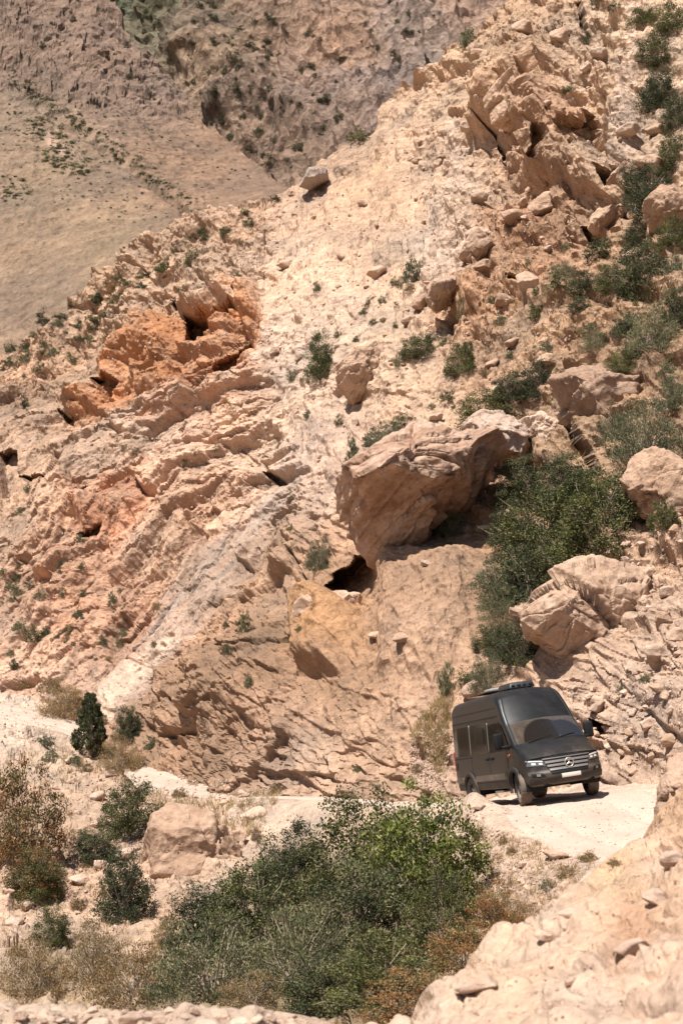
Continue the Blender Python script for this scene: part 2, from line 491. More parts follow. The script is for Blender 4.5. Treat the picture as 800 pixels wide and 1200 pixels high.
# recesses, cracks and bulges read off the photograph
cave = np.zeros_like(PX)
def recess(poly, depth, soft=2.0):
    global cave
    poly = np.asarray(poly, float)
    a, b = poly.min(0) - 14, poly.max(0) + 14
    m = (PX > a[0]) & (PX < b[0]) & (PY > a[1]) & (PY < b[1])
    if m.any():
        s = sdf_poly((PX + 0.35 * (qx - PX))[m], (PY + 0.35 * (qy - PY))[m], poly)
        cave[m] = np.maximum(cave[m], depth * (1 - sstep(s, -soft, soft * 0.4)))
def bulge(poly, h, soft=5):
    global disp
    poly = np.asarray(poly, float)
    a, b = poly.min(0) - 30, poly.max(0) + 30
    m = (PX > a[0]) & (PX < b[0]) & (PY > a[1]) & (PY < b[1])
    s = sdf_poly((PX + 0.5 * (qx - PX))[m], (PY + 0.5 * (qy - PY))[m], poly)
    disp[m] += h * (1 - sstep(s, -soft * 2.2, soft * 0.3))
def crack(pts, w=3.0, depth=0.7):
    global disp
    pts = np.asarray(pts, float)
    a, b = pts.min(0) - 20, pts.max(0) + 20
    m = (PX > a[0]) & (PX < b[0]) & (PY > a[1]) & (PY < b[1])
    s = dist_line((PX + 0.6 * (qx - PX))[m], (PY + 0.6 * (qy - PY))[m], pts)
    disp[m] -= depth * (1 - sstep(s, 0, w))

bulge([(196, 352), (240, 346), (280, 348), (276, 358), (242, 368), (208, 364)], 1.6, 4)
bulge([(212, 402), (236, 400), (262, 372), (282, 366), (288, 384), (262, 412), (238, 424), (210, 420)], 1.5, 5)
bulge([(284, 350), (306, 340), (311, 375), (306, 396), (292, 402), (284, 380)], 1.6, 4)
bulge([(104, 428), (150, 385), (172, 362), (206, 366), (204, 408), (150, 420), (120, 440)], 1.2, 6)
bulge([(150, 420), (200, 412), (214, 430), (190, 452), (150, 455)], 1.3, 5)
bulge([(66, 470), (98, 440), (104, 446), (116, 470), (70, 485)], 1.2, 5)
bulge([(140, 475), (210, 440), (290, 440), (270, 458), (190, 490)], 0.9, 6)
bulge([(80, 590), (150, 545), (180, 555), (160, 600), (100, 630)], 1.2, 8)
bulge([(20, 700), (70, 640), (110, 650), (80, 730), (40, 750)], 0.9, 10)
bulge([(180, 780), (330, 720), (350, 790), (300, 850), (180, 870)], 1.2, 14)
bulge([(30, 400), (90, 352), (110, 365), (60, 415)], 1.4, 8)
bulge([(540, 60), (600, 20), (660, 40), (690, 110), (640, 170), (560, 160)], 2.2, 18)
bulge([(620, 180), (690, 150), (730, 220), (700, 250), (640, 215)], 1.8, 8)
bulge([(490, 230), (560, 220), (600, 260), (560, 290), (500, 280)], 1.2, 10)
bulge([(700, 100), (745, 60), (752, 150), (715, 210)], 1.5, 8)
bulge([(500, 330), (560, 310), (600, 350), (540, 385)], 1.0, 8)
bulge([(440, 640), (560, 640), (590, 700), (520, 800), (440, 790)], 1.0, 14)
bulge([(345, 700), (400, 690), (425, 720), (400, 790), (350, 790)], 1.3, 8)
recess([(207, 362), (226, 366), (250, 366), (278, 356), (281, 366), (262, 374), (246, 388), (233, 403), (214, 402)], 4.2)
recess([(246, 430), (262, 416), (288, 394), (294, 404), (278, 424), (262, 438), (246, 438)], 2.6)
recess([(277, 346), (299, 338), (300, 343), (281, 350)], 2.4)
recess([(194, 345), (206, 346), (207, 354), (196, 355)], 1.8)
recess([(98, 432), (132, 436), (118, 460), (108, 446)], 2.6)
recess([(60, 474), (82, 479), (64, 486)], 1.6)
recess([(150, 462), (172, 455), (162, 468)], 1.0)
recess([(-4, 528), (20, 526), (16, 552), (8, 576), (-4, 578)], 2.4)
recess([(14, 548), (52, 552), (30, 560)], 1.4)
recess([(84, 570), (100, 566), (92, 582)], 1.4)
recess([(88, 626), (120, 614), (112, 626), (94, 633)], 1.3)
recess([(308, 553), (320, 552), (330, 562), (320, 566)], 1.6)
recess([(574, 140), (588, 150), (586, 190), (578, 176)], 2.2)
recess([(640, 200), (660, 176), (672, 182), (655, 208)], 2.4)
recess([(676, 176), (702, 140), (708, 170), (690, 196)], 2.2)
recess([(712, 212), (732, 186), (728, 214), (716, 226)], 2.2)
recess([(682, 268), (700, 254), (698, 276), (686, 280)], 2.0)
recess([(676, 0), (686, -8), (684, 30), (678, 26)], 2.5)
recess([(574, -10), (582, -8), (580, 18), (576, 20)], 2.0)
recess([(606, 346), (634, 342), (622, 352)], 1.6)
recess([(378, 698), (396, 676), (424, 658), (452, 650), (450, 684), (428, 708), (388, 708)], 4.2)
recess([(660, 486), (672, 490), (704, 548), (696, 556), (672, 520)], 3.0)
recess([(734, 560), (746, 548), (752, 596), (738, 590)], 2.6)
recess([(752, 600), (772, 590), (775, 616), (760, 612)], 2.0)
recess([(690, 842), (708, 850), (708, 870), (696, 862)], 2.2)
crack([(118, 800), (180, 735), (214, 690), (250, 650), (288, 596), (310, 556)], 2.6, 0.8)
crack([(60, 760), (82, 742), (96, 722)], 2.2, 0.6)
crack([(186, 700), (206, 655), (222, 640)], 2.4, 0.6)
crack([(240, 708), (270, 690), (300, 640)], 2.0, 0.5)
crack([(0, 600), (60, 572), (130, 540)], 2.6, 0.7)
crack([(10, 660), (60, 642), (70, 620)], 2.2, 0.6)
crack([(270, 772), (310, 768), (345, 740)], 3.0, 0.7)
crack([(180, 862), (220, 852), (290, 812)], 2.6, 0.6)
crack([(140, 490), (210, 470), (290, 430)], 2.4, 0.6)
crack([(585, 195), (570, 235), (548, 262), (530, 285), (505, 300)], 5.0, 0.5)
crack([(352, 655), (362, 700), (347, 730)], 3.0, 0.7)

G0 = P(PX, PY, Dg)
Nn = grid_normals(G0)
G1 = G0 + Nn * disp[..., None]
G1[..., 1] += cave
# back of the ridge
k = np.arange(1, NB + 1, dtype=float)[:, None]
back = G1[-1][None] + np.stack([0 * k, 0.22 * k ** 1.5, -0.16 * k ** 1.65], -1) * (Dg[-1] / 100)[None, :, None]
back += 0.12 * np.stack([0 * k + fbm(U[-1] / 1.5, k / 4, z, 3) for z in (0.3, 4.3, 8.3)], -1) * np.minimum(k, 8)[..., None]
G1 = np.concatenate([G1, back], 0)

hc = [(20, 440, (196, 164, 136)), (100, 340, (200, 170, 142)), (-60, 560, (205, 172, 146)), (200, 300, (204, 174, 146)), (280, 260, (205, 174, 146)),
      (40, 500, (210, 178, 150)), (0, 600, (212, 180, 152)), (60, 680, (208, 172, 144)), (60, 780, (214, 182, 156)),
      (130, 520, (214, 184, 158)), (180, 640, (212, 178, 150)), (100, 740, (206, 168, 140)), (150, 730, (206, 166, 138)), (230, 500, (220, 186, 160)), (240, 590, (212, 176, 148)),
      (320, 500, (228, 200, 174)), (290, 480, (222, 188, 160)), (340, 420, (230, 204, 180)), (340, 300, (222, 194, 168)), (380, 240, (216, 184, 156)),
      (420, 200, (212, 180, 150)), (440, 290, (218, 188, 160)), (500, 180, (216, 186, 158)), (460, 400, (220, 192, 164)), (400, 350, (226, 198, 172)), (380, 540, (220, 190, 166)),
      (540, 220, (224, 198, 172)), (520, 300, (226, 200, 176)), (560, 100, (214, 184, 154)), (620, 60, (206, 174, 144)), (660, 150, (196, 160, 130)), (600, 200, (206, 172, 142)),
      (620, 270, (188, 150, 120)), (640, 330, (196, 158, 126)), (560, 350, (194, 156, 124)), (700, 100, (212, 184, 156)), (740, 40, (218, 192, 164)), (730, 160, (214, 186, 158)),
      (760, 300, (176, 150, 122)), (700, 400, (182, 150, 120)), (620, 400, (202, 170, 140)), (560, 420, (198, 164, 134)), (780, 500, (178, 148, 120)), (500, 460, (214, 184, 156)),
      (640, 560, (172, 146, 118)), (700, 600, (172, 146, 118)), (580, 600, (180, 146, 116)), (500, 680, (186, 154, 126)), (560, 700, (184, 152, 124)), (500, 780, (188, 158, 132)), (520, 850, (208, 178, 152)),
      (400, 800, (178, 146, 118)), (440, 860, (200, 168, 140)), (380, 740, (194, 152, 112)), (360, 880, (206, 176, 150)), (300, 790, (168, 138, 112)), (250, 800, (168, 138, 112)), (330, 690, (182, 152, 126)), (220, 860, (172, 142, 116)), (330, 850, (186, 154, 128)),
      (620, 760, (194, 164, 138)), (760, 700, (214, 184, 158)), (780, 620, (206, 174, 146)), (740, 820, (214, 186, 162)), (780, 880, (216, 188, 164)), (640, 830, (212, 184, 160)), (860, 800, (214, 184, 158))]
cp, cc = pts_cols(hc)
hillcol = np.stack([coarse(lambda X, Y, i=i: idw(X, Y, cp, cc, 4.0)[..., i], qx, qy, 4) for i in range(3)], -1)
def tint(w, c):
    global hillcol
    hillcol = hillcol * (1 - w[..., None]) + alb(c) * w[..., None]
nb = fbm(PX / 26, PY / 26, 2.7, 4)
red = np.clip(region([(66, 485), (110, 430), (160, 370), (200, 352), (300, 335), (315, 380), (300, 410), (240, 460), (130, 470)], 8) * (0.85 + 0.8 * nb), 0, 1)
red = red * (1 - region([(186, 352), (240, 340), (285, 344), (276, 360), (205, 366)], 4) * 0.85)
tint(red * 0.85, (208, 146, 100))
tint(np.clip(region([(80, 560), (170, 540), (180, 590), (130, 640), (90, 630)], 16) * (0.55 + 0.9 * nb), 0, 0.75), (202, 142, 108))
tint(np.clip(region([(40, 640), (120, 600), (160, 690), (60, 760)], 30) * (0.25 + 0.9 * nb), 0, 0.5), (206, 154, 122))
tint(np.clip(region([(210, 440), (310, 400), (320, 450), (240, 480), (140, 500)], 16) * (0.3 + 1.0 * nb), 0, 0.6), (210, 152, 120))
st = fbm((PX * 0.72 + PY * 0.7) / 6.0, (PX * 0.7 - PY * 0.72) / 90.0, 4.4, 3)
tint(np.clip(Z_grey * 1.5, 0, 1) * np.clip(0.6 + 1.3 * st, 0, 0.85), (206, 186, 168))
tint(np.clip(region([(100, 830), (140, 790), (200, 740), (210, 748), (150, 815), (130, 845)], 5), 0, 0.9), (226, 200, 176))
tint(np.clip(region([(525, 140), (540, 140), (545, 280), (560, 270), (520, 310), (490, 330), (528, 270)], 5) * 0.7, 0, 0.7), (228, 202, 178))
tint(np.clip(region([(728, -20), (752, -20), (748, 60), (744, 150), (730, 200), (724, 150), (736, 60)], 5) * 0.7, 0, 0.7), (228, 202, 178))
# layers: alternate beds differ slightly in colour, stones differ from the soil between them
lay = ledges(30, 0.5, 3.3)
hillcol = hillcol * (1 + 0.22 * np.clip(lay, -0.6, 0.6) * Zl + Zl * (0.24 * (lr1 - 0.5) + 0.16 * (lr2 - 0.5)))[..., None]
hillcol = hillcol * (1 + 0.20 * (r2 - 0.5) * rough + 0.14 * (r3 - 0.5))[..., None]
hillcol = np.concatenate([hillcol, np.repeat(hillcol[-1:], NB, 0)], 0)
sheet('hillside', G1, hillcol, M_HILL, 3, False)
HILL = ('hillside',)

# ================================================================== road and the bank below it
VAN_O = Vector((4.92, 40.04, -5.48)); VAN_YAW, VAN_PITCH, VAN_ROLL = map(math.radians, (13.4, 8.6, 6.4))
vh = Vector((math.sin(VAN_YAW) * math.cos(VAN_PITCH), -math.cos(VAN_YAW) * math.cos(VAN_PITCH), math.sin(VAN_PITCH)))
l0 = Vector((0, 0, 1)).cross(vh).normalized(); u0 = vh.cross(l0)
vl = math.cos(VAN_ROLL) * l0 + math.sin(VAN_ROLL) * u0; vu = vh.cross(vl)
VAN_M = Matrix(((vh.x, vl.x, vu.x, VAN_O.x), (vh.y, vl.y, vu.y, VAN_O.y), (vh.z, vl.z, vu.z, VAN_O.z), (0, 0, 0, 1)))

def spline(pts, n=8):
    p = np.asarray(pts, float); out = []
    for i in range(len(p) - 1):
        a, b, c, d = p[max(i - 1, 0)], p[i], p[i + 1], p[min(i + 2, len(p) - 1)]
        for t in np.linspace(0, 1, n, endpoint=False):
            out.append(0.5 * (2 * b + (c - a) * t + (2 * a - 5 * b + 4 * c - d) * t * t + (3 * b - a - 3 * c + d) * t ** 3))
    out.append(p[-1]); return np.array(out)
o = np.array(VAN_O); h = np.array(vh)
ROAD1 = spline([(18, 25.5, -4.6), (13.5, 27.4, -4.9), (9.9, 29.6, -5.2), (7.4, 32.6, -5.45), (6.2, 35.6, -5.40), o + 2.6 * h + (0, 0, -0.06), o, o - 2.6 * h, (3.4, 45.5, -6.25), (1.6, 50, -6.7), (-0.8, 54.4, -7.2),
                (-3.4, 58.4, -7.75), (-5.8, 62.5, -8.1), (-8.6, 67, -8.1), (-11, 70, -8.0)], 6)
ROAD2 = spline([(-11.5, 77, -7.5), (-14.5, 78, -6.7), (-18.5, 79.5, -6.1), (-24, 81, -5.7), (-32, 83, -5.2)], 6)
HPX = [(0, 885, 66), (0, 950, 55), (0, 1050, 44), (0, 1150, 36), (100, 1120, 38), (100, 1000, 49), (100, 930, 58), (70, 872, 69), (150, 885, 66), (200, 1000, 48), (180, 1080, 40), (280, 1080, 38),
       (330, 1000, 47), (300, 1160, 31), (450, 1050, 38), (450, 960, 46), (450, 1150, 29), (560, 1000, 37.4), (600, 1030, 34), (640, 1050, 31), (620, 1150, 25), (720, 1060, 28.5), (820, 1080, 25),
       (-150, 900, 64), (-150, 1100, 38), (200, 1190, 29), (0, 1200, 31), (760, 915, 40.5), (480, 872, 54), (330, 880, 66), (200, 872, 76), (-120, 800, 92), (300, 955, 53.5), (60, 1000, 50), (880, 960, 31), (940, 1000, 24)]
ctl = [P(*q) for q in HPX] + list(ROAD1[::4]) + list(ROAD2[::4])
ctl = np.array(ctl)
H0 = TPS(ctl[:, :2], ctl[:, 2], 20.0, 4e-3)

def road_field(X, Y, R):
    """signed lateral distance to the centre line, its height there, its arc position"""
    best = np.full(X.shape, 1e9); lat = np.zeros_like(X); zz = np.zeros_like(X); sa = np.zeros_like(X)
    s0 = 0
    for a, b in zip(R[:-1], R[1:]):
        e = b[:2] - a[:2]; l = np.hypot(*e)
        wx_ = X - a[0]; wy_ = Y - a[1]
        t = np.clip((wx_ * e[0] + wy_ * e[1]) / (l * l), 0, 1)
        dx = wx_ - e[0] * t; dy = wy_ - e[1] * t
        d = np.hypot(dx, dy); m = d < best
        best = np.where(m, d, best)
        lat = np.where(m, np.sign(e[0] * wy_ - e[1] * wx_) * d, lat)
        zz = np.where(m, a[2] + (b[2] - a[2]) * t, zz)
        sa = np.where(m, s0 + l * t, sa); s0 += l
    return lat, zz, sa
S_VAN = float(np.sum(np.hypot(*np.diff(ROAD1[:37, :2], axis=0).T)))
def road_z(lat, zz, sa, which):
    if which == 1:
        # centre line runs away from the camera past the van: lateral > 0 is image left, the valley side
        tilt = math.tan(VAN_ROLL) * (1 - sstep(np.abs(sa - S_VAN), 4.5, 10))
        z = zz - lat * tilt
    else:
        z = zz + 0 * lat
    rut = np.exp(-((np.abs(lat) - 0.85) / 0.22) ** 2)
    ok = 1 - np.exp(-((sa - S_VAN) / 3.0) ** 2) if which == 1 else 1
    z = z - 0.08 * rut * ok + 0.03 * fbm(lat * 0.8, sa * 0.5, 1.0, 3) * ok
    return z

def ground_z(X, Y):
    z = H0(X, Y) if X.ndim != 2 or min(X.shape) < 20 else coarse(H0, X, Y, 8)
    nz = 0.35 * fbm(X / 3.1, Y / 3.1, 1.1, 4) + 0.22 * ridged(X / 1.7, Y / 1.7, 3.1, 3) - 0.1
    return z, nz
NR2, NC2 = 400, 680
dd = np.concatenate([np.linspace(19, 50, 270), np.linspace(50.15, 98, NR2 - 270)])
cx = np.concatenate([np.linspace(-500, -112, 36), np.linspace(-105, 950, NC2 - 80), np.linspace(956, 1600, 44)])
Y2 = np.repeat(dd[:, None], NC2, 1)
X2 = (np.repeat(cx[None], NR2, 0) - 400) / F_PX * Y2
z2, nz = ground_z(X2, Y2)
l1, zr1, s1 = road_field(X2, Y2, ROAD1)
l2, zr2, s2 = road_field(X2, Y2, ROAD2)
hwid = 1.95 + 0.55 * sstep(-(s1 - S_VAN), 2, 8)
w1 = 1 - sstep(np.abs(l1), hwid, hwid + 1.5)
w2 = 1 - sstep(np.abs(l2), 2.0, 3.2)
detail = nz * 1.0
wu2 = X2 + 0.15 * fbm(X2 / 0.5, Y2 / 0.5, 2.0, 2); wv2 = Y2
for (sz, amp, seed, thr) in ((1.1, 0.8, 21, 0.72), (0.5, 0.8, 22, 0.6), (0.24, 0.8, 23, 0.5)):
    f1, f2, du, dv, ra, rb, rc = vor(wu2 / sz, wv2 / sz, seed)
    detail = detail + (ra > thr) * amp * sz * dome(f1, 0.16 + 0.26 * rb) * (0.4 + rc)
bb, ee, rr = blocks(X2 / 1.6, Y2 / 1.6, 24, 1.0)
detail = detail + blur(0.28 * bb, 2)
zt = z2 + detail
zt = zt * (1 - w1) + (road_z(l1, zr1, s1, 1) - 0.035) * w1
zt = zt * (1 - w2) + (road_z(l2, zr2, s2, 2) - 0.035) * w2
# spoil berm along the outer edge behind the front wheel; it hides the foot of the rear wheel
berm = 0.50 * np.exp(-((l1 - 1.78) / 0.40) ** 2) * np.exp(-((s1 - S_VAN + 0.7) / 1.3) ** 2) + 0.30 * np.exp(-((l1 - 2.25) / 0.5) ** 2) * np.exp(-((s1 - S_VAN - 3.5) / 3.0) ** 2)
zt = zt + berm * (0.8 + 0.5 * fbm(X2, Y2, 3.0, 3))
for (a, b, D, r, hh) in ((235, 905, 66, 3.2, 1.5), (285, 960, 52.5, 2.0, 0.4)):
    c = P(a, b, D)
    zt = zt + hh * np.exp(-((X2 - c[0]) ** 2 + ((Y2 - c[1]) * 1.0) ** 2) / r ** 2) * (1 - w1)
G2 = np.stack([X2, Y2, zt], -1)
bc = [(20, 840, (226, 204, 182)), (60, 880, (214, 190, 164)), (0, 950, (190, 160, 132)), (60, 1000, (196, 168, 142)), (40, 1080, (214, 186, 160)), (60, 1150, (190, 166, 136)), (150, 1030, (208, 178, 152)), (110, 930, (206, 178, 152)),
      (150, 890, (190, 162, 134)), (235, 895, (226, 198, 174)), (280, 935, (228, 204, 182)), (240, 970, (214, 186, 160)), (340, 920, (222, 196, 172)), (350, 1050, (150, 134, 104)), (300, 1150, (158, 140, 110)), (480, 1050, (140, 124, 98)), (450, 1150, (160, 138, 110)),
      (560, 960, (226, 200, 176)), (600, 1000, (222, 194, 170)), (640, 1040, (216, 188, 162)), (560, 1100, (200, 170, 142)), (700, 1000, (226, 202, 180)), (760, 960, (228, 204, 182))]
cp, cc = pts_cols(bc)
# pixel the vertex is seen at, for the colour lookup only
Yc = Y2 * CP + zt * SP; Zc = -Y2 * SP + zt * CP
PX2 = 400 + F_PX * X2 / Yc; PY2 = 600 - F_PX * Zc / Yc
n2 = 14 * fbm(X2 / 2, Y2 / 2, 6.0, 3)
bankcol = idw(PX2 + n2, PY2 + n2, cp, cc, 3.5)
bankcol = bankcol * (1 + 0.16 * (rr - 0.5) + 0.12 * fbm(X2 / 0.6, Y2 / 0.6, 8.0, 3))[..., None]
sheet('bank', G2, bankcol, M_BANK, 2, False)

def road_ribbon(name, R, which, half):
    n = 520; m = 56
    s = np.concatenate([[0], np.cumsum(np.hypot(*np.diff(R[:, :2], axis=0).T))])
    si = np.linspace(0, s[-1], n)
    c = np.stack([np.interp(si, s, R[:, i]) for i in range(3)], -1)
    t = np.gradient(c[:, :2], axis=0); t /= np.linalg.norm(t, axis=1)[:, None]
    nrm = np.stack([-t[:, 1], t[:, 0]], -1)
    q = np.linspace(-1, 1, m)
    hw = half if np.isscalar(half) else half(si)
    lat = q[None] * (hw * np.ones(n))[:, None] * (1 + 0.22 * fbm(si[:, None] / 1.1, np.sign(q)[None] * 9.0, 2.0, 5, 0.65))
    xy = c[:, None, :2] + nrm[:, None] * lat[..., None]
    z = road_z(lat, c[:, None, 2] + 0 * lat, si[:, None] + 0 * lat, which)
    z = z - 0.14 * sstep(np.abs(q), 0.86, 1.0)[None] + 0.05 * fbm(lat / 0.4, si[:, None] / 0.4, 5.0, 5, 0.6)
    G = np.concatenate([xy, z[..., None]], -1)
    return sheet(name, G[:, ::-1], None, M_ROAD, 2)
r1o = road_ribbon('road', ROAD1, 1, lambda s: 2.0 + 0.5 * sstep(-(s - S_VAN), 2, 8))
r1o['label'] = 'pale dusty dirt track the van drives on'
r2o = road_ribbon('road', ROAD2, 2, 2.1)

# ================================================================== foreground slope the camera looks across
fc = np.array([(-140, 1160, 14.5), (0, 1176, 14), (100, 1180, 13.8), (200, 1184, 13.5), (350, 1194, 13), (430, 1203, 13), (490, 1198, 13), (515, 1172, 13.3), (560, 1140, 14.2), (600, 1108, 15), (640, 1082, 15.8), (690, 1040, 17),
               (730, 1010, 18), (765, 985, 19), (782, 966, 19.4), (800, 940, 20), (840, 890, 20.6), (940, 810, 22), (1200, 690, 23), (1700, 560, 24), (2600, 420, 26)], float)
fc = np.concatenate([[(-900, 1150, 16)], fc])
NR3 = 220
px3 = np.concatenate([np.linspace(-900, -140, 40), np.linspace(-130, 930, 480), np.linspace(938, 2600, 90)]); NC3 = len(px3); pc = np.interp(px3, fc[:, 0], fc[:, 1]); dc = np.interp(px3, fc[:, 0], fc[:, 2])
t3 = np.linspace(0, 1, NR3)[:, None]
PX3 = np.repeat(px3[None], NR3, 0); PY3 = 1330 + (pc - 1330)[None] * t3
d0 = np.interp(px3, [-130, 430, 600, 930], [9.6, 9.6, 9.3, 8.0])[None]
inv = 1 / d0 + (1 / dc[None] - 1 / d0) * t3 ** 1.15
D3 = 1 / inv
G3 = P(PX3, PY3, D3)
x3, y3 = G3[..., 0], G3[..., 1]
rs = sstep(PX3, 480, 600)
d3 = 0.22 * fbm(x3 / 1.6, y3 / 1.6, 1.0, 4) + rs * 0.16 * ridged(x3 / 1.1 + y3 / 3, y3 / 2.2 - x3 / 3, 2.0, 4)
for (sz, amp, seed, thr) in ((0.7, 0.5, 31, 0.72), (0.32, 0.5, 32, 0.65), (0.14, 0.6, 33, 0.5)):
    f1, f2, du, dv, ra, rb, rc = vor(x3 / sz, (y3 + G3[..., 2]) / sz, seed)
    d3 = d3 + (ra > thr) * amp * sz * dome(f1, 0.18 + 0.26 * rb) * (0.4 + rc)
bb3, ee3, rr3 = blocks(x3 / 0.9 + y3 / 4, (y3 + 2 * G3[..., 2]) / 0.8, 34, 1.0)
d3 = d3 + rs * (0.09 * bb3 - 0.07 * (1 - sstep(ee3, 0, 0.08)))
bb4, ee4, rr4 = blocks(x3 / 0.3, (y3 + 2 * G3[..., 2]) / 0.28, 35, 1.0)
d3 = d3 + (0.4 + 0.6 * rs) * 0.06 * bb4
G3 = G3 + grid_normals(G3) * d3[..., None]
k = np.arange(1, 31, dtype=float)[:, None]
back3 = G3[-1][None] + np.stack([0 * k - 0.02 * k * (px3 > 500), 0.09 * k ** 1.35 + 0 * px3, -0.036 * k ** 1.58 + 0 * px3], -1)
G3 = np.concatenate([G3, back3], 0)
fcl = [(0, 1190, (214, 190, 166)), (300, 1195, (216, 190, 166)), (520, 1190, (226, 198, 172)), (600, 1150, (222, 192, 164)), (640, 1090, (224, 196, 170)), (700, 1100, (226, 196, 168)), (760, 1020, (224, 192, 164)), (735, 1035, (226, 190, 152)), (790, 940, (212, 176, 142)),
       (740, 1110, (206, 166, 134)), (780, 1150, (226, 196, 170)), (680, 1190, (228, 200, 174))]
cp, cc = pts_cols(fcl)
w3 = 16 * fbm(PX3 / 40, PY3 / 40, 2.0, 4)
c3 = idw(PX3 + w3, PY3 + w3, cp, cc, 4)
c3 = c3 * (1 + 0.14 * (rr4 - 0.5) + 0.12 * (rr3 - 0.5))[..., None]
c3 = np.concatenate([c3, np.repeat(c3[-1:], 30, 0)], 0)
sheet('foreground_slope', G3, c3, M_NEAR, 2)

# ================================================================== far hills
def far_sheet(name, ctlD, crestp, pxr, bot, NC_, NR_, dispf, colf, mat, backk):
    px_ = np.linspace(*pxr, NC_); cr = interp_curve(crestp)
    X = np.repeat(px_[None], NR_, 0); b = bot(X); Yp = b + (cr(X) - b) * np.linspace(0, 1, NR_)[:, None]
    D = coarse(TPS([(a, c) for a, c, d in ctlD], [d for a, c, d in ctlD], 200.0, 2e-3), X, Yp, 6)
    D = blur(D, 12).astype(float)
    G = P(X, Yp, D)
    G = G + grid_normals(G) * dispf(X, Yp, G)[..., None]
    col = colf(X, Yp, G)
    gm = col.mean(-1, keepdims=True); col = (gm + (col - gm) * 0.82) * (1.14 if name == 'grassy_hill' else 1.26)  # distance haze put into the colour: far hills greyed and lightened
    k = np.arange(1, 16, dtype=float)[:, None]
    back = G[-1][None] + np.stack([0 * k + 0 * px_, backk * k ** 1.5 + 0 * px_, -0.7 * backk * k ** 1.6 + 0 * px_], -1)
    G = np.concatenate([G, back], 0); col = np.concatenate([col, np.repeat(col[-1:], 15, 0)], 0)
    return sheet(name, G, col, mat, 2, False)

def d_left(X, Y, G):
    x, y, z = G[..., 0], G[..., 1], G[..., 2]
    line = interp_curve([(-150, 20), (0, 92), (60, 118), (110, 128), (140, 130), (180, 140), (220, 142), (260, 170), (330, 216)])(X)
    rocky = 1 - sstep(Y - line + 8 * fbm(X / 18, Y / 18, 1.0, 3), -6, 8)
    r = 8 * (ridged(x / 60 + z / 120, z / 60, 0.4, 4) - 0.4) + 2 * (ridged(x / 18, z / 18, 1.4, 3) - 0.4)
    rocky = rocky * np.interp(X, [200, 300], [1.0, 0.35])
    b, e, rr_ = blocks(x / 14, z / 11, 41, 1.1)
    b2_, e2_, rr2_ = blocks(x / 4.5, z / 4.5, 42, 1.1)
    g = 4 * fbm(x / 60, z / 60, 5.0, 3) + 0.9 * fbm(x / 8, z / 8, 2.0, 4) + 0.5 * fbm(x / 1.6, z / 1.2, 2.0, 2)
    gul = np.exp(-(dist_line(X + 3 * fbm(X / 20, Y / 20, 3.0, 3), Y, [(-60, 70), (40, 118), (110, 160), (160, 200), (240, 262)]) / 5) ** 2)
    b3_, e3_, rr3_ = blocks(x / 1.7, z / 1.6, 45, 1.1)
    return rocky * (r + blur(2.4 * b, 3) + 1.3 * b2_ + 0.7 * b3_) + (1 - rocky) * g - 5 * gul
def c_left(X, Y, G):
    pts = [(20, 60, (150, 124, 104)), (90, 60, (152, 126, 106)), (180, 110, (156, 130, 110)), (60, 20, (148, 122, 102)), (0, 110, (160, 136, 108)), (60, 200, (164, 138, 108)), (0, 280, (168, 140, 110)), (120, 280, (166, 140, 108)),
           (180, 180, (160, 128, 100)), (240, 200, (160, 128, 100)), (300, 215, (158, 128, 102)), (60, 350, (160, 134, 106)), (120, 200, (158, 132, 106)), (40, 385, (164, 136, 110)), (20, 95, (156, 130, 106))]
    cp_, cc_ = pts_cols(pts)
    w = 10 * fbm(X / 25, Y / 25, 4.0, 4)
    c = idw(X + w, Y + w, cp_, cc_, 3.5)
    st_ = fbm((X * 0.5 + Y * 0.85) / 7, (X * 0.85 - Y * 0.5) / 70, 2.0, 3)
    c = c * (1 + 0.10 * st_ + 0.30 * fbm(X / 4, Y / 3, 6.0, 3) + 0.16 * fbm(X / 16, Y / 10, 3.0, 3))[..., None]
    gul = np.exp(-(dist_line(X + 3 * fbm(X / 20, Y / 20, 3.0, 3), Y, [(-60, 70), (40, 118), (110, 160), (160, 200), (240, 262)]) / 4) ** 2)[..., None]
    c = c * (1 - 0.5 * gul) + lin((186, 162, 138)) * KA * 0.5 * gul
    pk = (1 - sstep(sdf_poly(X + w * 0.4, Y + w * 0.4, [(48, 148), (62, 152), (76, 168), (98, 186), (80, 184), (58, 170)]), -3, 3))[..., None]
    return c * (1 - pk) + lin((196, 160, 134)) * KA * pk
far_sheet('grassy_hill', [(-150, 450, 250), (0, 440, 258), (100, 360, 268), (250, 280, 290), (330, 240, 320), (450, 330, 300), (0, 250, 330), (150, 220, 350), (0, 100, 430), (100, 60, 470), (130, 0, 520), (0, -70, 560), (240, 150, 440), (300, 190, 400), (-150, 100, 430), (450, 250, 360)],
          [(-150, -90), (60, -70), (100, -22), (118, -2), (138, 22), (150, 48), (162, 64), (185, 84), (205, 108), (232, 138), (250, 158), (290, 186), (330, 217), (420, 262)], (-140, 420), lambda X: np.interp(X, [-140, 0, 110, 250, 330, 420], [560, 500, 400, 330, 300, 300]),
          400, 320, d_left, c_left, M_FAR, 2.0)

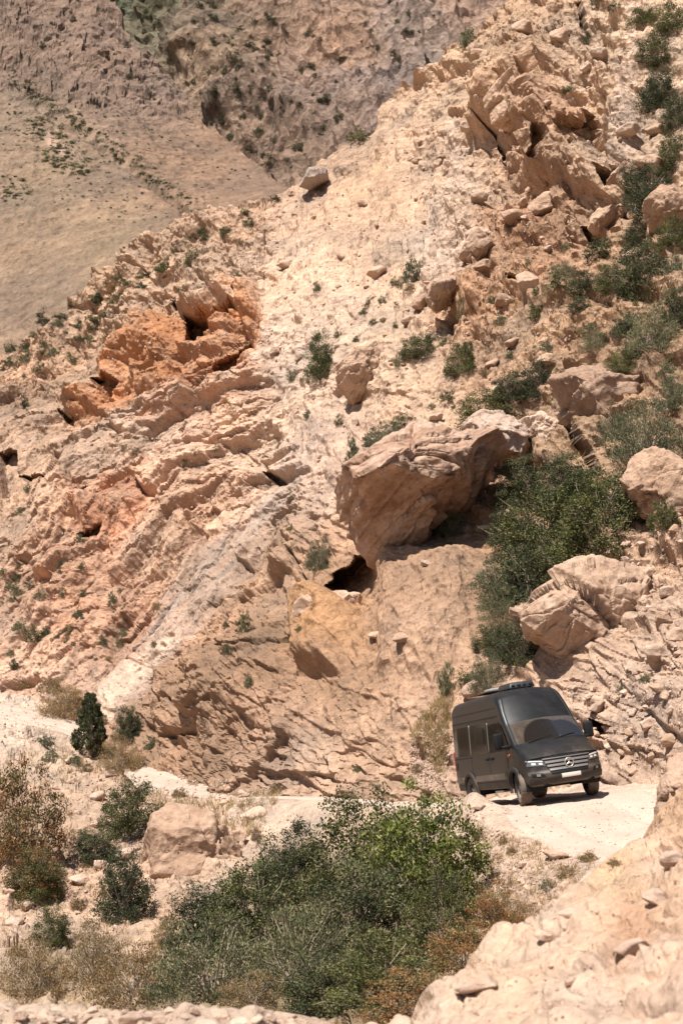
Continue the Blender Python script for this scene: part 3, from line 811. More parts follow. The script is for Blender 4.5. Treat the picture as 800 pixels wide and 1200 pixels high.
def d_far(X, Y, G):
    x, y, z = G[..., 0], G[..., 1], G[..., 2]
    r = 38 * (ridged(x / 150 + z / 260, z / 170, 0.9, 4) - 0.4) + 10 * (ridged(x / 40, z / 40, 2.4, 3) - 0.4)
    b, e, rr_ = blocks(x / 26, z / 20, 43, 1.1)
    b2_, e2_, rr2_ = blocks(x / 8, z / 8, 44, 1.1)
    b3_, e3_, rr3_ = blocks(x / 3.2, z / 3.0, 46, 1.1)
    return r + blur(8 * b, 4) + 3.4 * b2_ + 1.4 * b3_
def c_far(X, Y, G):
    pts = [(160, 10, (104, 107, 79)), (220, 20, (120, 115, 89)), (200, 60, (132, 121, 95)), (260, 90, (158, 133, 107)), (300, 160, (158, 131, 107)), (330, 200, (156, 129, 105)), (320, 30, (180, 145, 115)), (400, 60, (184, 147, 117)), (380, 130, (166, 139, 119)), (440, 110, (166, 143, 127)), (500, 60, (172, 149, 131)), (540, 20, (174, 143, 119)),
           (420, 20, (184, 149, 119)), (470, 30, (168, 147, 131)), (600, 0, (178, 147, 123))]
    cp_, cc_ = pts_cols(pts)
    w = 22 * fbm(X / 40, Y / 40, 7.0, 4)
    c = idw(X + w, Y + w, cp_, cc_, 4)
    st_ = fbm((X * 0.8 + Y * 0.6) / 6, (X * 0.6 - Y * 0.8) / 60, 9.0, 3)
    return c * (1 + 0.14 * st_)[..., None]
far_sheet('mountain', [(330, 260, 560), (330, 200, 620), (500, 150, 600), (450, 60, 700), (400, -20, 820), (150, 0, 900), (150, -90, 1000), (600, 100, 600), (600, -90, 820), (250, 100, 740), (60, 100, 900), (750, 0, 700)],
          [(-60, -90), (900, -110)], (-60, 900), lambda X: 300 + 0 * X, 420, 250, d_far, c_far, M_MOUNT, 6.0)
# one broad ground sheet under and behind everything
n = 60
gx = np.linspace(-1, 1, n) ** 3 * 1400; gy = np.linspace(-1, 1, n) ** 3 * 1400
GX, GY = np.meshgrid(gx, gy)
GZ = -16 - 25 * sstep(np.hypot(GX, GY), 60, 250) + 2 * fbm(GX / 60, GY / 60, 1.0, 2)
gcol = np.ones((n, n, 3)) * lin((190, 160, 130)) * KA
sheet('ground', np.stack([GX, GY, GZ], -1), gcol, M_GRASS, 1)
CASTERS.pop()
# ================================================================== boulders and stones
def ico(level):
    bm = bmesh.new(); bmesh.ops.create_icosphere(bm, subdivisions=level, radius=1.0)
    v = np.array([x.co[:] for x in bm.verts]); f = np.array([[w.index for w in x.verts] for x in bm.faces]); bm.free()
    return v, f
ICO = {k: ico(k) for k in (2, 3, 4, 5, 6, 7)}

def rock_detail(v, size, seed, amp=0.06, strata=0.0, sdir=(0, 0.3, 1)):
    rng = np.random.RandomState(seed); o3 = rng.uniform(0, 90, 3)
    ctr = v.mean(0); d = v - ctr; L_ = np.linalg.norm(d, axis=1)[:, None] + 1e-9; d = d / L_
    s = size
    n = amp * s * (fbm(v[:, 0] / s * 2.2 + o3[0], v[:, 1] / s * 2.2 + o3[1], v[:, 2] / s * 2.2 + o3[2], 5, 0.55))
    n = n + 0.5 * amp * s * (ridged(v[:, 0] / s * 4 + o3[1], v[:, 1] / s * 4 + o3[2], v[:, 2] / s * 4 + o3[0], 3) - 0.5)
    v = v + d * n[:, None]
    if len(v) > 2000:
        # fracture facets, projected along the flattest direction of each side
        for sc, am in ((1.9, 0.085), (4.2, 0.04), (9.0, 0.017)):
            bx, ex, _ = blocks((v[:, 0] + 0.5 * v[:, 1]) / s * sc + o3[0], (v[:, 2] + 0.6 * v[:, 1]) / s * sc * 1.3 + o3[1], seed + int(sc * 10), 1.1)
            v = v + d * (am * s * (bx - 0.25 * (1 - sstep(ex, 0, 0.08))))[:, None]
    if strata > 0:
        sd = np.array(sdir, float); sd /= np.linalg.norm(sd)
        q = (v @ sd) / (0.13 * s) + 0.8 * fbm(v[:, 0] / s * 1.5 + o3[0], v[:, 1] / s * 1.5, v[:, 2] / s * 1.5, 3)
        f = q - np.floor(q); a = hsh(np.floor(q).astype(np.int32) + 100, np.zeros(len(q), np.int32), seed)
        v = v + d * (strata * 0.13 * s * ((1 - f) * a - 0.3))[:, None]
    return v

def cut(v, n, dist):
    n = np.array(n, float); n /= np.linalg.norm(n)
    e = v @ n - dist
    return v - np.maximum(e, 0)[:, None] * n * 0.96

def outline_boulder(label, poly, D, depth, mat, seed, planes=(), strata=0.0, sdir=(0, .3, 1), name='boulder', level=6, sink=0.0, cat='boulder', amp=0.06):
    """rock with the outline read from the photograph, at its own distance, with real depth"""
    poly = np.asarray(poly, float)
    mpp = D / F_PX
    c = (poly.min(0) + poly.max(0)) / 2
    pl = (poly - c) * mpp * np.array([1, -1]) * 1.09
    v, f = ICO[level]
    th = np.arctan2(v[:, 2], v[:, 0])
    dirs = np.stack([np.cos(th), np.sin(th)], 1)
    R = np.zeros(len(v))
    for i in range(len(pl)):
        a, b = pl[i], pl[(i + 1) % len(pl)]; e = b - a
        den = dirs[:, 0] * e[1] - dirs[:, 1] * e[0]
        den = np.where(np.abs(den) < 1e-9, 1e-9, den)
        t = (a[0] * e[1] - a[1] * e[0]) / den
        s = (a[0] * dirs[:, 1] - a[1] * dirs[:, 0]) / den
        ok = (t > 0) & (s >= -1e-6) & (s <= 1 + 1e-6)
        R = np.where(ok, np.maximum(R, t), R)
    p = np.hypot(v[:, 0], v[:, 2])
    rr_ = R * p ** 0.55
    w = np.stack([dirs[:, 0] * rr_, depth * 0.5 * np.sign(v[:, 1]) * np.abs(v[:, 1]) ** 0.75, dirs[:, 1] * rr_], 1)
    size = np.sqrt(np.ptp(pl[:, 0]) * np.ptp(pl[:, 1]))
    rng = np.random.RandomState(seed)
    for n, dist in planes: w = cut(w, n, dist * size)
    for k in range(7):
        n = rng.normal(size=3); n[1] = -abs(n[1]) * 1.3; n /= np.linalg.norm(n)
        w = cut(w, n, np.percentile(w @ n, 90) * rng.uniform(0.9, 1.0))
    w = rock_detail(w, size, seed, amp, strata, sdir)
    me = mesh_np(name, w, f, None)
    o = link(name, me, mat)
    o.location = P(c[0], c[1], D + sink).tolist()
    tag(o, label, cat)
    return o

def facet_rock(seed, level=3, flat=0.75):
    v, f = ICO[level]; rng = np.random.RandomState(seed)
    r = np.full(len(v), 1.25)
    for k in range(15):
        n = rng.normal(size=3); n /= np.linalg.norm(n)
        dt = v @ n
        r = np.where(dt > 0.05, np.minimum(r, rng.uniform(0.62, 1.0) / np.maximum(dt, 0.05)), r)
    w = v * r[:, None] * np.array([1, 0.85, flat])
    w = rock_detail(w, 1.6, seed, 0.05)
    w /= (np.abs(w).max(0).max())
    return mesh_np('boulder_shape', w, f, None, smooth=True)

outline_boulder('huge overhanging layered boulder jutting out of the hillside with a shaded undercut below',
    [(356, 604), (372, 572), (406, 541), (450, 514), (486, 496), (530, 500), (566, 516), (586, 540), (590, 575), (572, 602), (540, 612), (515, 604), (495, 636), (446, 662), (412, 648), (386, 622)],
    57.5, 8.0, M_R_LAYER, 11, planes=[((-0.15, -0.6, -0.78), 0.11), ((-0.25, -0.35, 0.9), 0.38), ((0.2, -0.9, 0.1), 0.36)], strata=0.34, sdir=(-0.42, 0.25, 1), level=7, sink=1.6)
outline_boulder('pale slab of rock resting on the back of the huge overhanging boulder', [(546, 496), (568, 482), (600, 485), (624, 500), (630, 522), (604, 545), (566, 536), (550, 516)], 62.5, 3.2, M_R_PALE, 12, sink=0.9)
outline_boulder('smaller pale slab wedged between the resting slab and the dark crevice', [(612, 492), (640, 483), (662, 500), (655, 526), (626, 524)], 62.5, 2.2, M_R_PALE, 13, sink=0.8)
outline_boulder('angular boulder with a flat lit top and black shadow beneath, high on the slope', [(575, 98), (590, 88), (622, 96), (633, 110), (626, 124), (600, 150), (582, 143), (575, 126)], 92.5, 3.4, M_R_TAN, 14, planes=[((0.75, -0.5, -0.45), 0.28), ((-0.8, -0.6, 0.0), 0.26)], sink=-0.9)
outline_boulder('leaning wedge of pale rock above a dark gap on the scree', [(398, 430), (418, 412), (440, 402), (456, 402), (453, 430), (432, 458), (416, 470), (405, 452)], 80.5, 3.0, M_R_TAN, 15, planes=[((0.5, -0.5, -0.7), 0.26)], sink=0.6)
outline_boulder('large fractured outcrop undercut with deep shadow on the slope above the van', [(614, 722), (638, 696), (682, 676), (724, 668), (756, 690), (774, 734), (756, 780), (708, 800), (674, 832), (650, 820), (630, 776)], 46.6, 4.2, M_R_TAN, 16,
    planes=[((-0.35, -0.55, -0.76), 0.20), ((0.1, -0.6, 0.8), 0.36), ((-0.6, -0.8, 0.1), 0.40)], strata=0.0, sink=0.5, level=7, amp=0.04)
outline_boulder('broad brown outcrop with a sheer crevice on its left among the shrubs', [(648, 446), (690, 428), (742, 432), (772, 456), (745, 500), (708, 545), (690, 522), (664, 492)], 61.0, 4.2, M_R_BROWN, 17, planes=[((-0.75, -0.55, -0.35), 0.30)], sink=0.9)
outline_boulder('upright brown rock shoulder beside a narrow black cleft', [(737, 562), (750, 536), (792, 528), (822, 560), (822, 622), (778, 634), (754, 602)], 49.0, 2.6, M_R_BROWN, 18, planes=[((-0.8, -0.5, -0.2), 0.34)], sink=0.5)
outline_boulder('rough brown boulder beside dark shrubs near the top of the slope', [(757, 236), (774, 218), (806, 220), (820, 256), (796, 276), (766, 268)], 72.0, 2.4, M_R_BROWN, 19, sink=0.3)
outline_boulder('block of tan rock propping up the bank under the track, bushes at its foot', [(160, 1046), (172, 1000), (186, 962), (216, 950), (276, 958), (296, 985), (290, 1016), (260, 1040), (218, 1058), (192, 1074), (170, 1068)], 46.0, 3.0, M_R_BROWN, 20, planes=[((-0.1, -0.95, 0.2), 0.26), ((0.0, -0.3, 0.95), 0.34)], sink=0.4)
outline_boulder('ochre rock spur below the shadowed hollow of the huge boulder', [(344, 732), (360, 702), (394, 686), (424, 694), (420, 730), (396, 760), (380, 792), (356, 790)], 59.5, 3.4, M_R_TAN, 21, planes=[((-0.7, -0.7, 0.0), 0.28)], strata=0.1, sink=0.9)
outline_boulder('ochre rock standing at the inner bend of the track beside the foreground slope', [(774, 956), (780, 915), (798, 884), (835, 878), (840, 962), (795, 975)], 20.6, 1.1, M_R_TAN, 22, sink=0.4)
outline_boulder('rounded crag lump with a cavity beside it near the hilltop', [(642, 200), (656, 166), (690, 152), (714, 178), (696, 206), (662, 212)], 86.5, 3.4, M_R_TAN, 23, sink=0.8)
outline_boulder('fallen slab lying flat on the ridge crest', [(348, 214), (362, 200), (382, 196), (384, 208), (364, 220)], 111.5, 3.0, M_R_GREY, 24, sink=0.2, level=4)

for (poly_, D_, lab_, sd_, mt_) in (
        ([(606, 172), (632, 158), (652, 168), (648, 196), (618, 204)], 90, 'squarish crag block just right of the angular boulder', 41, M_R_TAN),
        ([(540, 300), (556, 272), (584, 280), (580, 300), (560, 314)], 82.5, 'tilted crag block above a dark gap in the brown slope', 42, M_R_TAN),
        ([(690, 252), (712, 236), (734, 250), (722, 276), (698, 274)], 77.5, 'blocky brown rock wedged in the crag cleft', 43, M_R_BROWN),
        ([(628, 74), (648, 56), (676, 64), (680, 92), (650, 100)], 97, 'angular block below the hilltop with a shadowed side', 44, M_R_TAN),
        ([(712, 210), (730, 190), (752, 204), (744, 232), (722, 236)], 79.5, 'leaning block beside the pale chute', 45, M_R_TAN),
        ([(500, 350), (514, 318), (534, 322), (530, 356), (512, 366)], 79.5, 'upright tan block at the edge of the pale scree', 46, M_R_TAN)):
    outline_boulder(lab_, poly_, D_, 2.6, mt_, sd_, planes=[((0.5, -0.5, -0.7), 0.28)], sink=0.0, level=5)
ROCKS = [facet_rock(s, 4, f) for s, f in ((31, 0.7), (32, 0.8), (33, 0.6), (34, 0.9), (35, 0.65), (36, 0.75))]
ROCKMATS = {'p': M_R_PALE, 't': M_R_TAN, 'b': M_R_BROWN, 'r': M_R_RED, 'g': M_R_GREY}
RV = {}
rnd = random.Random(5)
def rock_at(px, py, wpx, hpx, key, label, group=None, name='rock', only=None, lift=0.25):
    hit = cast(px, py + hpx * 0.35, only)
    if hit is None: return None
    loc, no, dist, nm = hit
    i = rnd.randrange(len(ROCKS))
    if (i, key) not in RV:
        m = ROCKS[i].copy(); m.materials.clear(); m.materials.append(ROCKMATS[key]); RV[(i, key)] = m
    o = link(name, RV[(i, key)])
    mpp = loc.y / F_PX
    sx = wpx * mpp * 0.55; sz = hpx * mpp * 0.62
    o.scale = (sx, (sx + sz) * 0.55, sz)
    o.rotation_euler = (rnd.uniform(-.3, .3), rnd.uniform(-.35, .35), rnd.uniform(-.6, .6))
    o.location = loc + Vector((0, -0.1 * sz, lift * sz))
    tag(o, label, 'rock', group)
    return o
MID = [(336, 306, 22, 20, 't', 'round tan rock on the pale scree beside the red cliff'), (440, 316, 26, 20, 't', None), (425, 236, 14, 10, 't', None), (558, 272, 34, 24, 'p', None),
       (618, 326, 30, 26, 't', None), (590, 348, 24, 18, 'b', None), (516, 332, 26, 34, 't', None), (640, 236, 40, 30, 't', None), (700, 262, 30, 20, 't', None), (738, 296, 26, 20, 'b', None), (548, 146, 22, 16, 'p', None),
       (513, 190, 10, 16, 'p', None), (488, 188, 12, 10, 't', None), (494, 352, 26, 24, 'b', None), (478, 374, 18, 14, 't', None), (575, 426, 24, 16, 't', None), (600, 400, 22, 14, 't', None), (560, 60, 24, 16, 't', None), (612, 30, 26, 20, 't', None), (655, 40, 24, 22, 't', None), (700, 60, 20, 18, 'p', None),
       (688, 76, 18, 14, 'p', None), (760, 190, 34, 26, 't', None), (735, 150, 26, 20, 'p', None), (770, 150, 30, 18, 'b', None), (560, 230, 22, 20, 't', None), (600, 250, 30, 24, 't', None), (566, 310, 26, 16, 'b', None), (640, 420, 26, 16, 't', None), (585, 452, 20, 14, 'p', None), (510, 488, 20, 12, 'p', None),
       (700, 690, 24, 16, 'p', None), (735, 655, 22, 15, 'p', None), (762, 668, 28, 18, 't', None), (782, 690, 26, 20, 'p', None), (716, 646, 20, 12, 'p', None), (776, 722, 24, 18, 't', None), (770, 760, 34, 26, 'p', None), (792, 742, 24, 22, 't', None), (772, 804, 22, 18, 't', None), (700, 826, 24, 16, 'p', None), (742, 902, 14, 10, 't', None),
       (690, 858, 26, 20, 't', None), (760, 845, 26, 18, 'p', None), (784, 866, 20, 20, 't', None), (730, 880, 14, 10, 't', None), (650, 1000, 34, 16, 't', 'flat tan rock lying at the outer edge of the track ahead of the van'), (612, 1012, 16, 10, 'p', None), (560, 945, 16, 10, 'p', None), (470, 746, 24, 14, 't', None),
       (440, 742, 22, 12, 't', None), (405, 600, 20, 12, 'b', None), (400, 590, 14, 14, 'b', None), (555, 806, 30, 24, 't', 'tan rock wedged between the shrubs just behind the van roof'), (540, 580, 24, 16, 't', None), (600, 600, 24, 14, 'p', None), (500, 660, 20, 8, 'p', None), (568, 616, 18, 12, 'p', None),
       (300, 950, 36, 20, 'p', None), (252, 972, 30, 16, 'p', None), (228, 976, 22, 12, 'p', None), (278, 978, 22, 18, 't', None), (95, 1028, 26, 16, 'p', None), (120, 1012, 26, 16, 'p', None), (145, 1000, 34, 16, 'p', None), (190, 985, 30, 18, 'p', None), (15, 1080, 22, 14, 'p', None), (30, 1060, 18, 12, 'p', None), (115, 930, 20, 14, 'p', None), (130, 905, 18, 12, 'p', None), (85, 915, 16, 12, 't', None), (112, 965, 14, 10, 'p', None),
       (297, 150, 0, 0, 't', None)]
GL = {'p': ('pale medium rock sitting loose on the slope', 'pale medium rocks on the slope'), 't': ('tan medium rock sitting loose on the slope', 'tan medium rocks on the slope'), 'b': ('brown medium rock sitting loose on the slope', 'brown medium rocks on the slope')}
def rock_zone(a, b):
    if b > 885: return 'on the outer edge of the track' if a > 480 else 'on the stony bank below the track'
    if a > 640 and b > 600: return 'on the rubble slope beside the fractured outcrop'
    if b > 560: return 'on the bare slab below the huge boulder'
    if b < 170: return 'on the crag near the hilltop'
    if a < 500: return 'on the pale scree'
    if b < 340: return 'among the crags below the angular boulder'
    return 'on the brown slope above the shrub belt'
KCOL = {'p': 'pale', 't': 'tan', 'b': 'brown'}
for (a, b, w, h_, kx, lab) in MID:
    if not w: continue
    szw = 'large' if w >= 30 else 'medium' if w >= 20 else 'smallish'
    lab2 = '%s %s loose rock %s' % (szw, KCOL[kx], rock_zone(a, b))
    rock_at(a, b, w, h_, kx, lab or lab2, None if lab else lab2.replace('rock ', 'rocks ', 1))
# stones: the largest as individuals, the remainder as rubble
def in_poly(poly):
    poly = np.asarray(poly, float)
    while True:
        x = rnd.uniform(*[poly[:, 0].min(), poly[:, 0].max()]); y = rnd.uniform(poly[:, 1].min(), poly[:, 1].max())
        if sdf_poly(np.array([x]), np.array([y]), poly)[0] < 0: return x, y
POLY_SCREE = [(320, 240), (430, 150), (540, 60), (600, 30), (700, 20), (740, 200), (640, 320), (560, 420), (480, 440), (400, 560), (330, 540), (310, 440)]
POLY_WALL = [(660, 650), (800, 600), (800, 900), (710, 900), (640, 810), (750, 780), (770, 720)]
POLY_BANK = [(0, 890), (180, 890), (330, 930), (200, 1000), (170, 1080), (0, 1130)]
POLY_ROADEDGE = [(530, 930), (600, 985), (690, 1010), (640, 1060), (570, 1060), (560, 1000)]
for poly, n, lo, hi, keys, lab in ((POLY_SCREE, 110, 5, 13, 'ttp', 'small tan stone stuck in the pale scree slope'), (POLY_WALL, 70, 6, 15, 'ptp', 'small broken stone on the rubble slope above the track'),
                                   (POLY_BANK, 70, 5, 13, 'ppt', 'small pale stone on the bank below the track'), (POLY_ROADEDGE, 34, 4, 10, 'ppt', 'small pale stone at the crumbling outer road edge')):
    for _ in range(n):
        x, y = in_poly(poly); w = lo + (hi - lo) * rnd.random() ** 2.5
        kx = rnd.choice(keys)
        rock_at(x, y, w, w * rnd.uniform(0.6, 0.95), kx, lab, lab.replace('small', 'small').replace(' stone ', ' stones '), 'stone')
for i in range(26):
    x = -10 + i * 15 + rnd.uniform(-7, 7)
    w = rnd.choice((12, 18, 26, 44)) * rnd.uniform(0.8, 1.2)
    rock_at(x, 1183 + rnd.uniform(-3, 16) + max(0, x - 200) * 0.06, w, w * rnd.uniform(0.4, 0.8), 'p', 'pale loose stone lying along the near stony verge', 'pale stones along the near stony verge', 'stone', ('foreground_slope',))
for (x, y, w, h_, lab) in ((740, 1108, 46, 26, None), (560, 1150, 60, 24, None), (640, 1095, 30, 14, None), (770, 1050, 40, 24, None), (785, 1005, 30, 24, None), (668, 1070, 30, 16, None), (668, 1150, 20, 10, None)):
    rock_at(x, y, w, h_, 'p', 'pale rough stone embedded in the blurred near slope', 'pale stones embedded in the near slope', 'stone', ('foreground_slope',))

def rubble(name, polys, n, lo, hi, mat, label, only=None, cat='rubble'):
    v, f = ICO[2]
    rng = np.random.RandomState(3)
    bases = []
    for s in range(6):
        w = v * (1 + 0.28 * fbm(v[:, 0] * 1.4 + 9 * s, v[:, 1] * 1.4, v[:, 2] * 1.4, 2))[:, None]
        bases.append(w)
    bm = bmesh.new(); bmesh.ops.create_icosphere(bm, subdivisions=1, radius=1.0)
    v1 = np.array([x.co[:] for x in bm.verts]); f1_ = np.array([[w.index for w in x.verts] for x in bm.faces]); bm.free()
    VV, FF = [], []; k = 0
    for i in range(n):
        x, y = in_poly(polys[i % len(polys)])
        hit = cast(x, y, only)
        if hit is None: continue
        s = (lo + (hi - lo) * rng.rand() ** 2) * hit[0].y / F_PX * 0.5
        w = v1 * (1 + rng.uniform(-0.3, 0.3, (len(v1), 1))) * s * rng.uniform(0.6, 1.1, 3)
        VV.append(w + np.array(hit[0]) + np.array([0, 0, 0.2 * s])); FF.append(f1_ + k); k += len(v1)
    o = link(name, mesh_np(name, np.concatenate(VV), np.concatenate(FF), None, smooth=False), mat)
    o['kind'] = 'stuff'; o['label'] = label; o['category'] = cat
    return o
rubble('rubble', [POLY_SCREE, POLY_WALL, POLY_BANK, POLY_ROADEDGE, [(0, 420), (310, 240), (320, 520), (0, 780)], [(480, 860), (530, 860), (520, 930), (480, 920)], [(560, 330), (800, 280), (800, 620), (560, 560)]],
       5200, 2.0, 5.5, M_R_PALE, 'loose pale rubble scattered over the slopes')
rubble('rubble', [[(0, 1186), (420, 1199), (420, 1200), (0, 1200)], [(520, 1180), (700, 1050), (790, 980), (800, 1200), (520, 1200)]], 240, 2, 7, M_R_PALE, 'loose pale rubble on the near slope', ('foreground_slope',))
rubble('gravel', [[(540, 930), (600, 945), (700, 940), (790, 940), (770, 985), (700, 1008), (620, 995), (560, 960)], [(200, 905), (330, 925), (300, 945), (210, 940)], [(0, 820), (70, 835), (60, 870), (0, 870)]], 900, 1.0, 3.6, M_ROAD, 'loose gravel on the dirt track', None, 'gravel')
# ================================================================== vegetation
def leaf_mat(name, trans=0.25, rough=0.65):
    m, N, L, B = new_mat(name)
    at = N.new('ShaderNodeAttribute'); at.attribute_name = 'Col'
    info = N.new('ShaderNodeObjectInfo')
    c = mulc(N, L, at.outputs['Color'], ramp(N, L, info.outputs['Random'], [(0.0, (0.80, 0.82, 0.85)), (1.0, (1.2, 1.15, 1.05))]), 0.9)
    L.new(c, B.inputs['Base Color'])
    B.inputs['Roughness'].default_value = rough
    B.inputs['Specular IOR Level'].default_value = 0.12
    tr = N.new('ShaderNodeBsdfTranslucent'); L.new(c, tr.inputs['Color'])
    mx = N.new('ShaderNodeMixShader'); mx.inputs[0].default_value = trans
    L.new(B.outputs[0], mx.inputs[1]); L.new(tr.outputs[0], mx.inputs[2])
    L.new(mx.outputs[0], N['Material Output'].inputs['Surface'])
    return m
M_LEAF = leaf_mat('shrub_leaf')
mm, N_, L_, B_ = new_mat('shrub_bark')
B_.inputs['Base Color'].default_value = (0.30, 0.235, 0.175, 1); B_.inputs['Roughness'].default_value = 0.9
M_BARK = mm

def tubes(paths, sides=4):
    VV, FF = [], []; k = 0
    for pts, rad in paths:
        pts = np.asarray(pts, float); n = len(pts)
        t = np.gradient(pts, axis=0); t /= np.linalg.norm(t, axis=1)[:, None] + 1e-9
        a = np.cross(t, [0.31, 0.95, 0.1]); a /= np.linalg.norm(a, axis=1)[:, None] + 1e-9
        b = np.cross(t, a)
        ph = np.linspace(0, 2 * np.pi, sides, endpoint=False)
        ring = pts[:, None] + (np.cos(ph)[None, :, None] * a[:, None] + np.sin(ph)[None, :, None] * b[:, None]) * np.asarray(rad)[:, None, None]
        VV.append(ring.reshape(-1, 3))
        i = np.arange(n * sides).reshape(n, sides) + k
        j = np.roll(i, -1, 1)
        FF.append(np.stack([i[:-1], j[:-1], j[1:], i[1:]], -1).reshape(-1, 4)); k += n * sides
    return np.concatenate(VV), np.concatenate(FF)

PAL = {'green': [(70, 75, 44), (88, 93, 54), (110, 112, 68), (58, 64, 40), (104, 98, 70)],
       'bright': [(90, 98, 48), (114, 121, 60), (136, 138, 76), (76, 84, 44)],
       'dark': [(58, 64, 44), (72, 78, 52), (92, 95, 66), (64, 70, 52), (90, 86, 66)],
       'sage': [(98, 102, 76), (116, 116, 90), (132, 126, 98), (84, 90, 66)],
       'dry': [(146, 124, 92), (130, 110, 80), (160, 138, 104), (112, 100, 72)],
       'red': [(140, 96, 62), (150, 110, 74), (116, 104, 68), (98, 94, 62), (160, 128, 94), (106, 100, 66)]}

def make_foliage(seed, pal, n_clump, n_leaf, leaf, shape='dome', elong=1.6, up=0.2, spread=1.0):
    rng = np.random.RandomState(seed)
    o3 = rng.uniform(0, 50, 3)
    C = []
    while len(C) < n_clump:
        d = rng.normal(size=3); d[2] = abs(d[2]) * 0.9 - 0.12; d /= np.linalg.norm(d)
        if shape == 'cone':
            z = rng.uniform(0.04, 0.98); r = 0.5 * (1 - z) ** 0.5 * (0.62 + 0.38 * min(1, z * 5)) * rng.uniform(0.45, 0.95) ** 0.5; a = rng.uniform(0, 6.283)
            C.append((r * math.cos(a), r * math.sin(a), z)); continue
        lump = 1 + 0.42 * float(fbm(np.array([d[0] * 1.6 + o3[0]]), np.array([d[1] * 1.6 + o3[1]]), np.array([d[2] * 1.6 + o3[2]]), 3)[0])
        r = rng.uniform(0.12, 1.0) ** 0.42 * lump
        p = np.array([d[0] * 0.44 * r, d[1] * 0.44 * r, 0.10 + max(d[2], -0.1) * 0.80 * r])
        if p[2] > 0.02: C.append(p)
    C = np.array(C)
    cr = rng.uniform(0.05, 0.115, n_clump) * spread * (0.6 if shape == 'cone' else 1.0)
    ct = rng.uniform(0.72, 1.25, n_clump)
    ci = rng.randint(0, n_clump, n_leaf)
    g = rng.normal(size=(n_leaf, 3)); g /= np.linalg.norm(g, axis=1)[:, None]
    g *= (rng.uniform(0, 1, (n_leaf, 1)) ** 0.5)
    p = C[ci] + g * cr[ci][:, None] * np.array([1.25, 1.25, 1.0])
    keep = p[:, 2] > 0.0; p = p[keep]; ci = ci[keep]; n = len(p)
    ax = rng.normal(size=(n, 3)); ax[:, 2] += up * 3; ax += up * 2.5 * (p - np.array([0, 0, -0.2])); ax /= np.linalg.norm(ax, axis=1)[:, None]
    sd = np.cross(ax, rng.normal(size=(n, 3))); sd /= np.linalg.norm(sd, axis=1)[:, None] + 1e-9
    ll = leaf * rng.uniform(0.6, 1.4, n)[:, None]
    V_ = np.stack([p - ax * ll * elong * 0.5, p + sd * ll * 0.5, p + ax * ll * elong * 0.5, p - sd * ll * 0.5], 1).reshape(-1, 3)
    F_ = np.arange(4 * n).reshape(n, 4)
    pc = np.array([lin(c) for c in PAL[pal]])
    cc_ = rng.randint(0, len(pc), n_clump); li = np.where(rng.rand(n) < 0.6, cc_[ci], rng.randint(0, len(pc), n))
    col = pc[li] * (ct[ci] * rng.uniform(0.75, 1.3, n))[:, None]
    me = mesh_np('foliage', V_, F_, np.repeat(col, 4, 0), smooth=False)
    me.materials.append(M_LEAF)
    # stems: from the root to the clumps
    paths = []
    for i in range(min(n_clump, 46)):
        e = C[i]; mid = e * np.array([0.45, 0.45, 0.62]) + rng.normal(size=3) * 0.03
        s0 = np.array([rng.uniform(-.05, .05), rng.uniform(-.05, .05), -0.06])
        q = rng.normal(size=3) * 0.02
        r0 = 0.011 if shape != 'cone' else 0.018
        paths.append(([s0, s0 * 0.4 + mid * 0.5 + q * 0.5, mid + q, (mid + e) / 2, e], [r0, r0 * 0.8, r0 * 0.6, r0 * 0.4, r0 * 0.15]))
    if shape != 'cone':
        for i in range(26):      # bare twigs reaching past the leaves
            e = C[rng.randint(n_clump)]; o_ = e * np.array([1.22, 1.22, 1.12]) + rng.normal(size=3) * 0.05
            paths.append(([e * 0.7, e, (e + o_) / 2 + rng.normal(size=3) * 0.012, o_], [0.005, 0.004, 0.003, 0.0015]))
    if shape == 'cone':
        paths.append(([(0, 0, -0.06), (0, 0, 0.3), (0.01, 0, 0.7), (0, 0, 0.95)], [0.05, 0.04, 0.02, 0.004]))
    v, f = tubes(paths)
    st = mesh_np('stems', v, f, None); st.materials.append(M_BARK)
    return me, st

def join_meshes(a, b):
    bm = bmesh.new(); bm.from_mesh(a); n = len(bm.faces); bm.from_mesh(b)
    bm.faces.ensure_lookup_table()
    for f in bm.faces[n:]: f.material_index = 1
    me = bpy.data.meshes.new('shrub'); bm.to_mesh(me); bm.free()
    me.materials.append(M_LEAF); me.materials.append(M_BARK)
    return me

BIG, SMALL = {}, {}
for k, pal, up, el, lf in (('green', 'green', 0.15, 1.5, 0.0145), ('bright', 'bright', 0.15, 1.5, 0.0150), ('dark', 'dark', 0.15, 1.6, 0.0150), ('sage', 'sage', 0.8, 3.2, 0.0095), ('dry', 'dry', 0.8, 3.6, 0.0085), ('red', 'red', 0.2, 1.5, 0.0150)):
    BIG[k] = [make_foliage(100 + 7 * i + len(k), pal, 150, 15000 if k in ('green', 'bright', 'dark') else 11000, lf, 'dome', el, up) for i in range(2)]
    SMALL[k] = [join_meshes(*make_foliage(300 + 7 * i + len(k), pal, 34, 1300, 0.042 if up < 0.5 else 0.03, 'dome', el, up, 1.7)) for i in range(3)]
CONE = make_foliage(77, 'dark', 240, 12000, 0.030, 'cone', 1.6, 0.4)

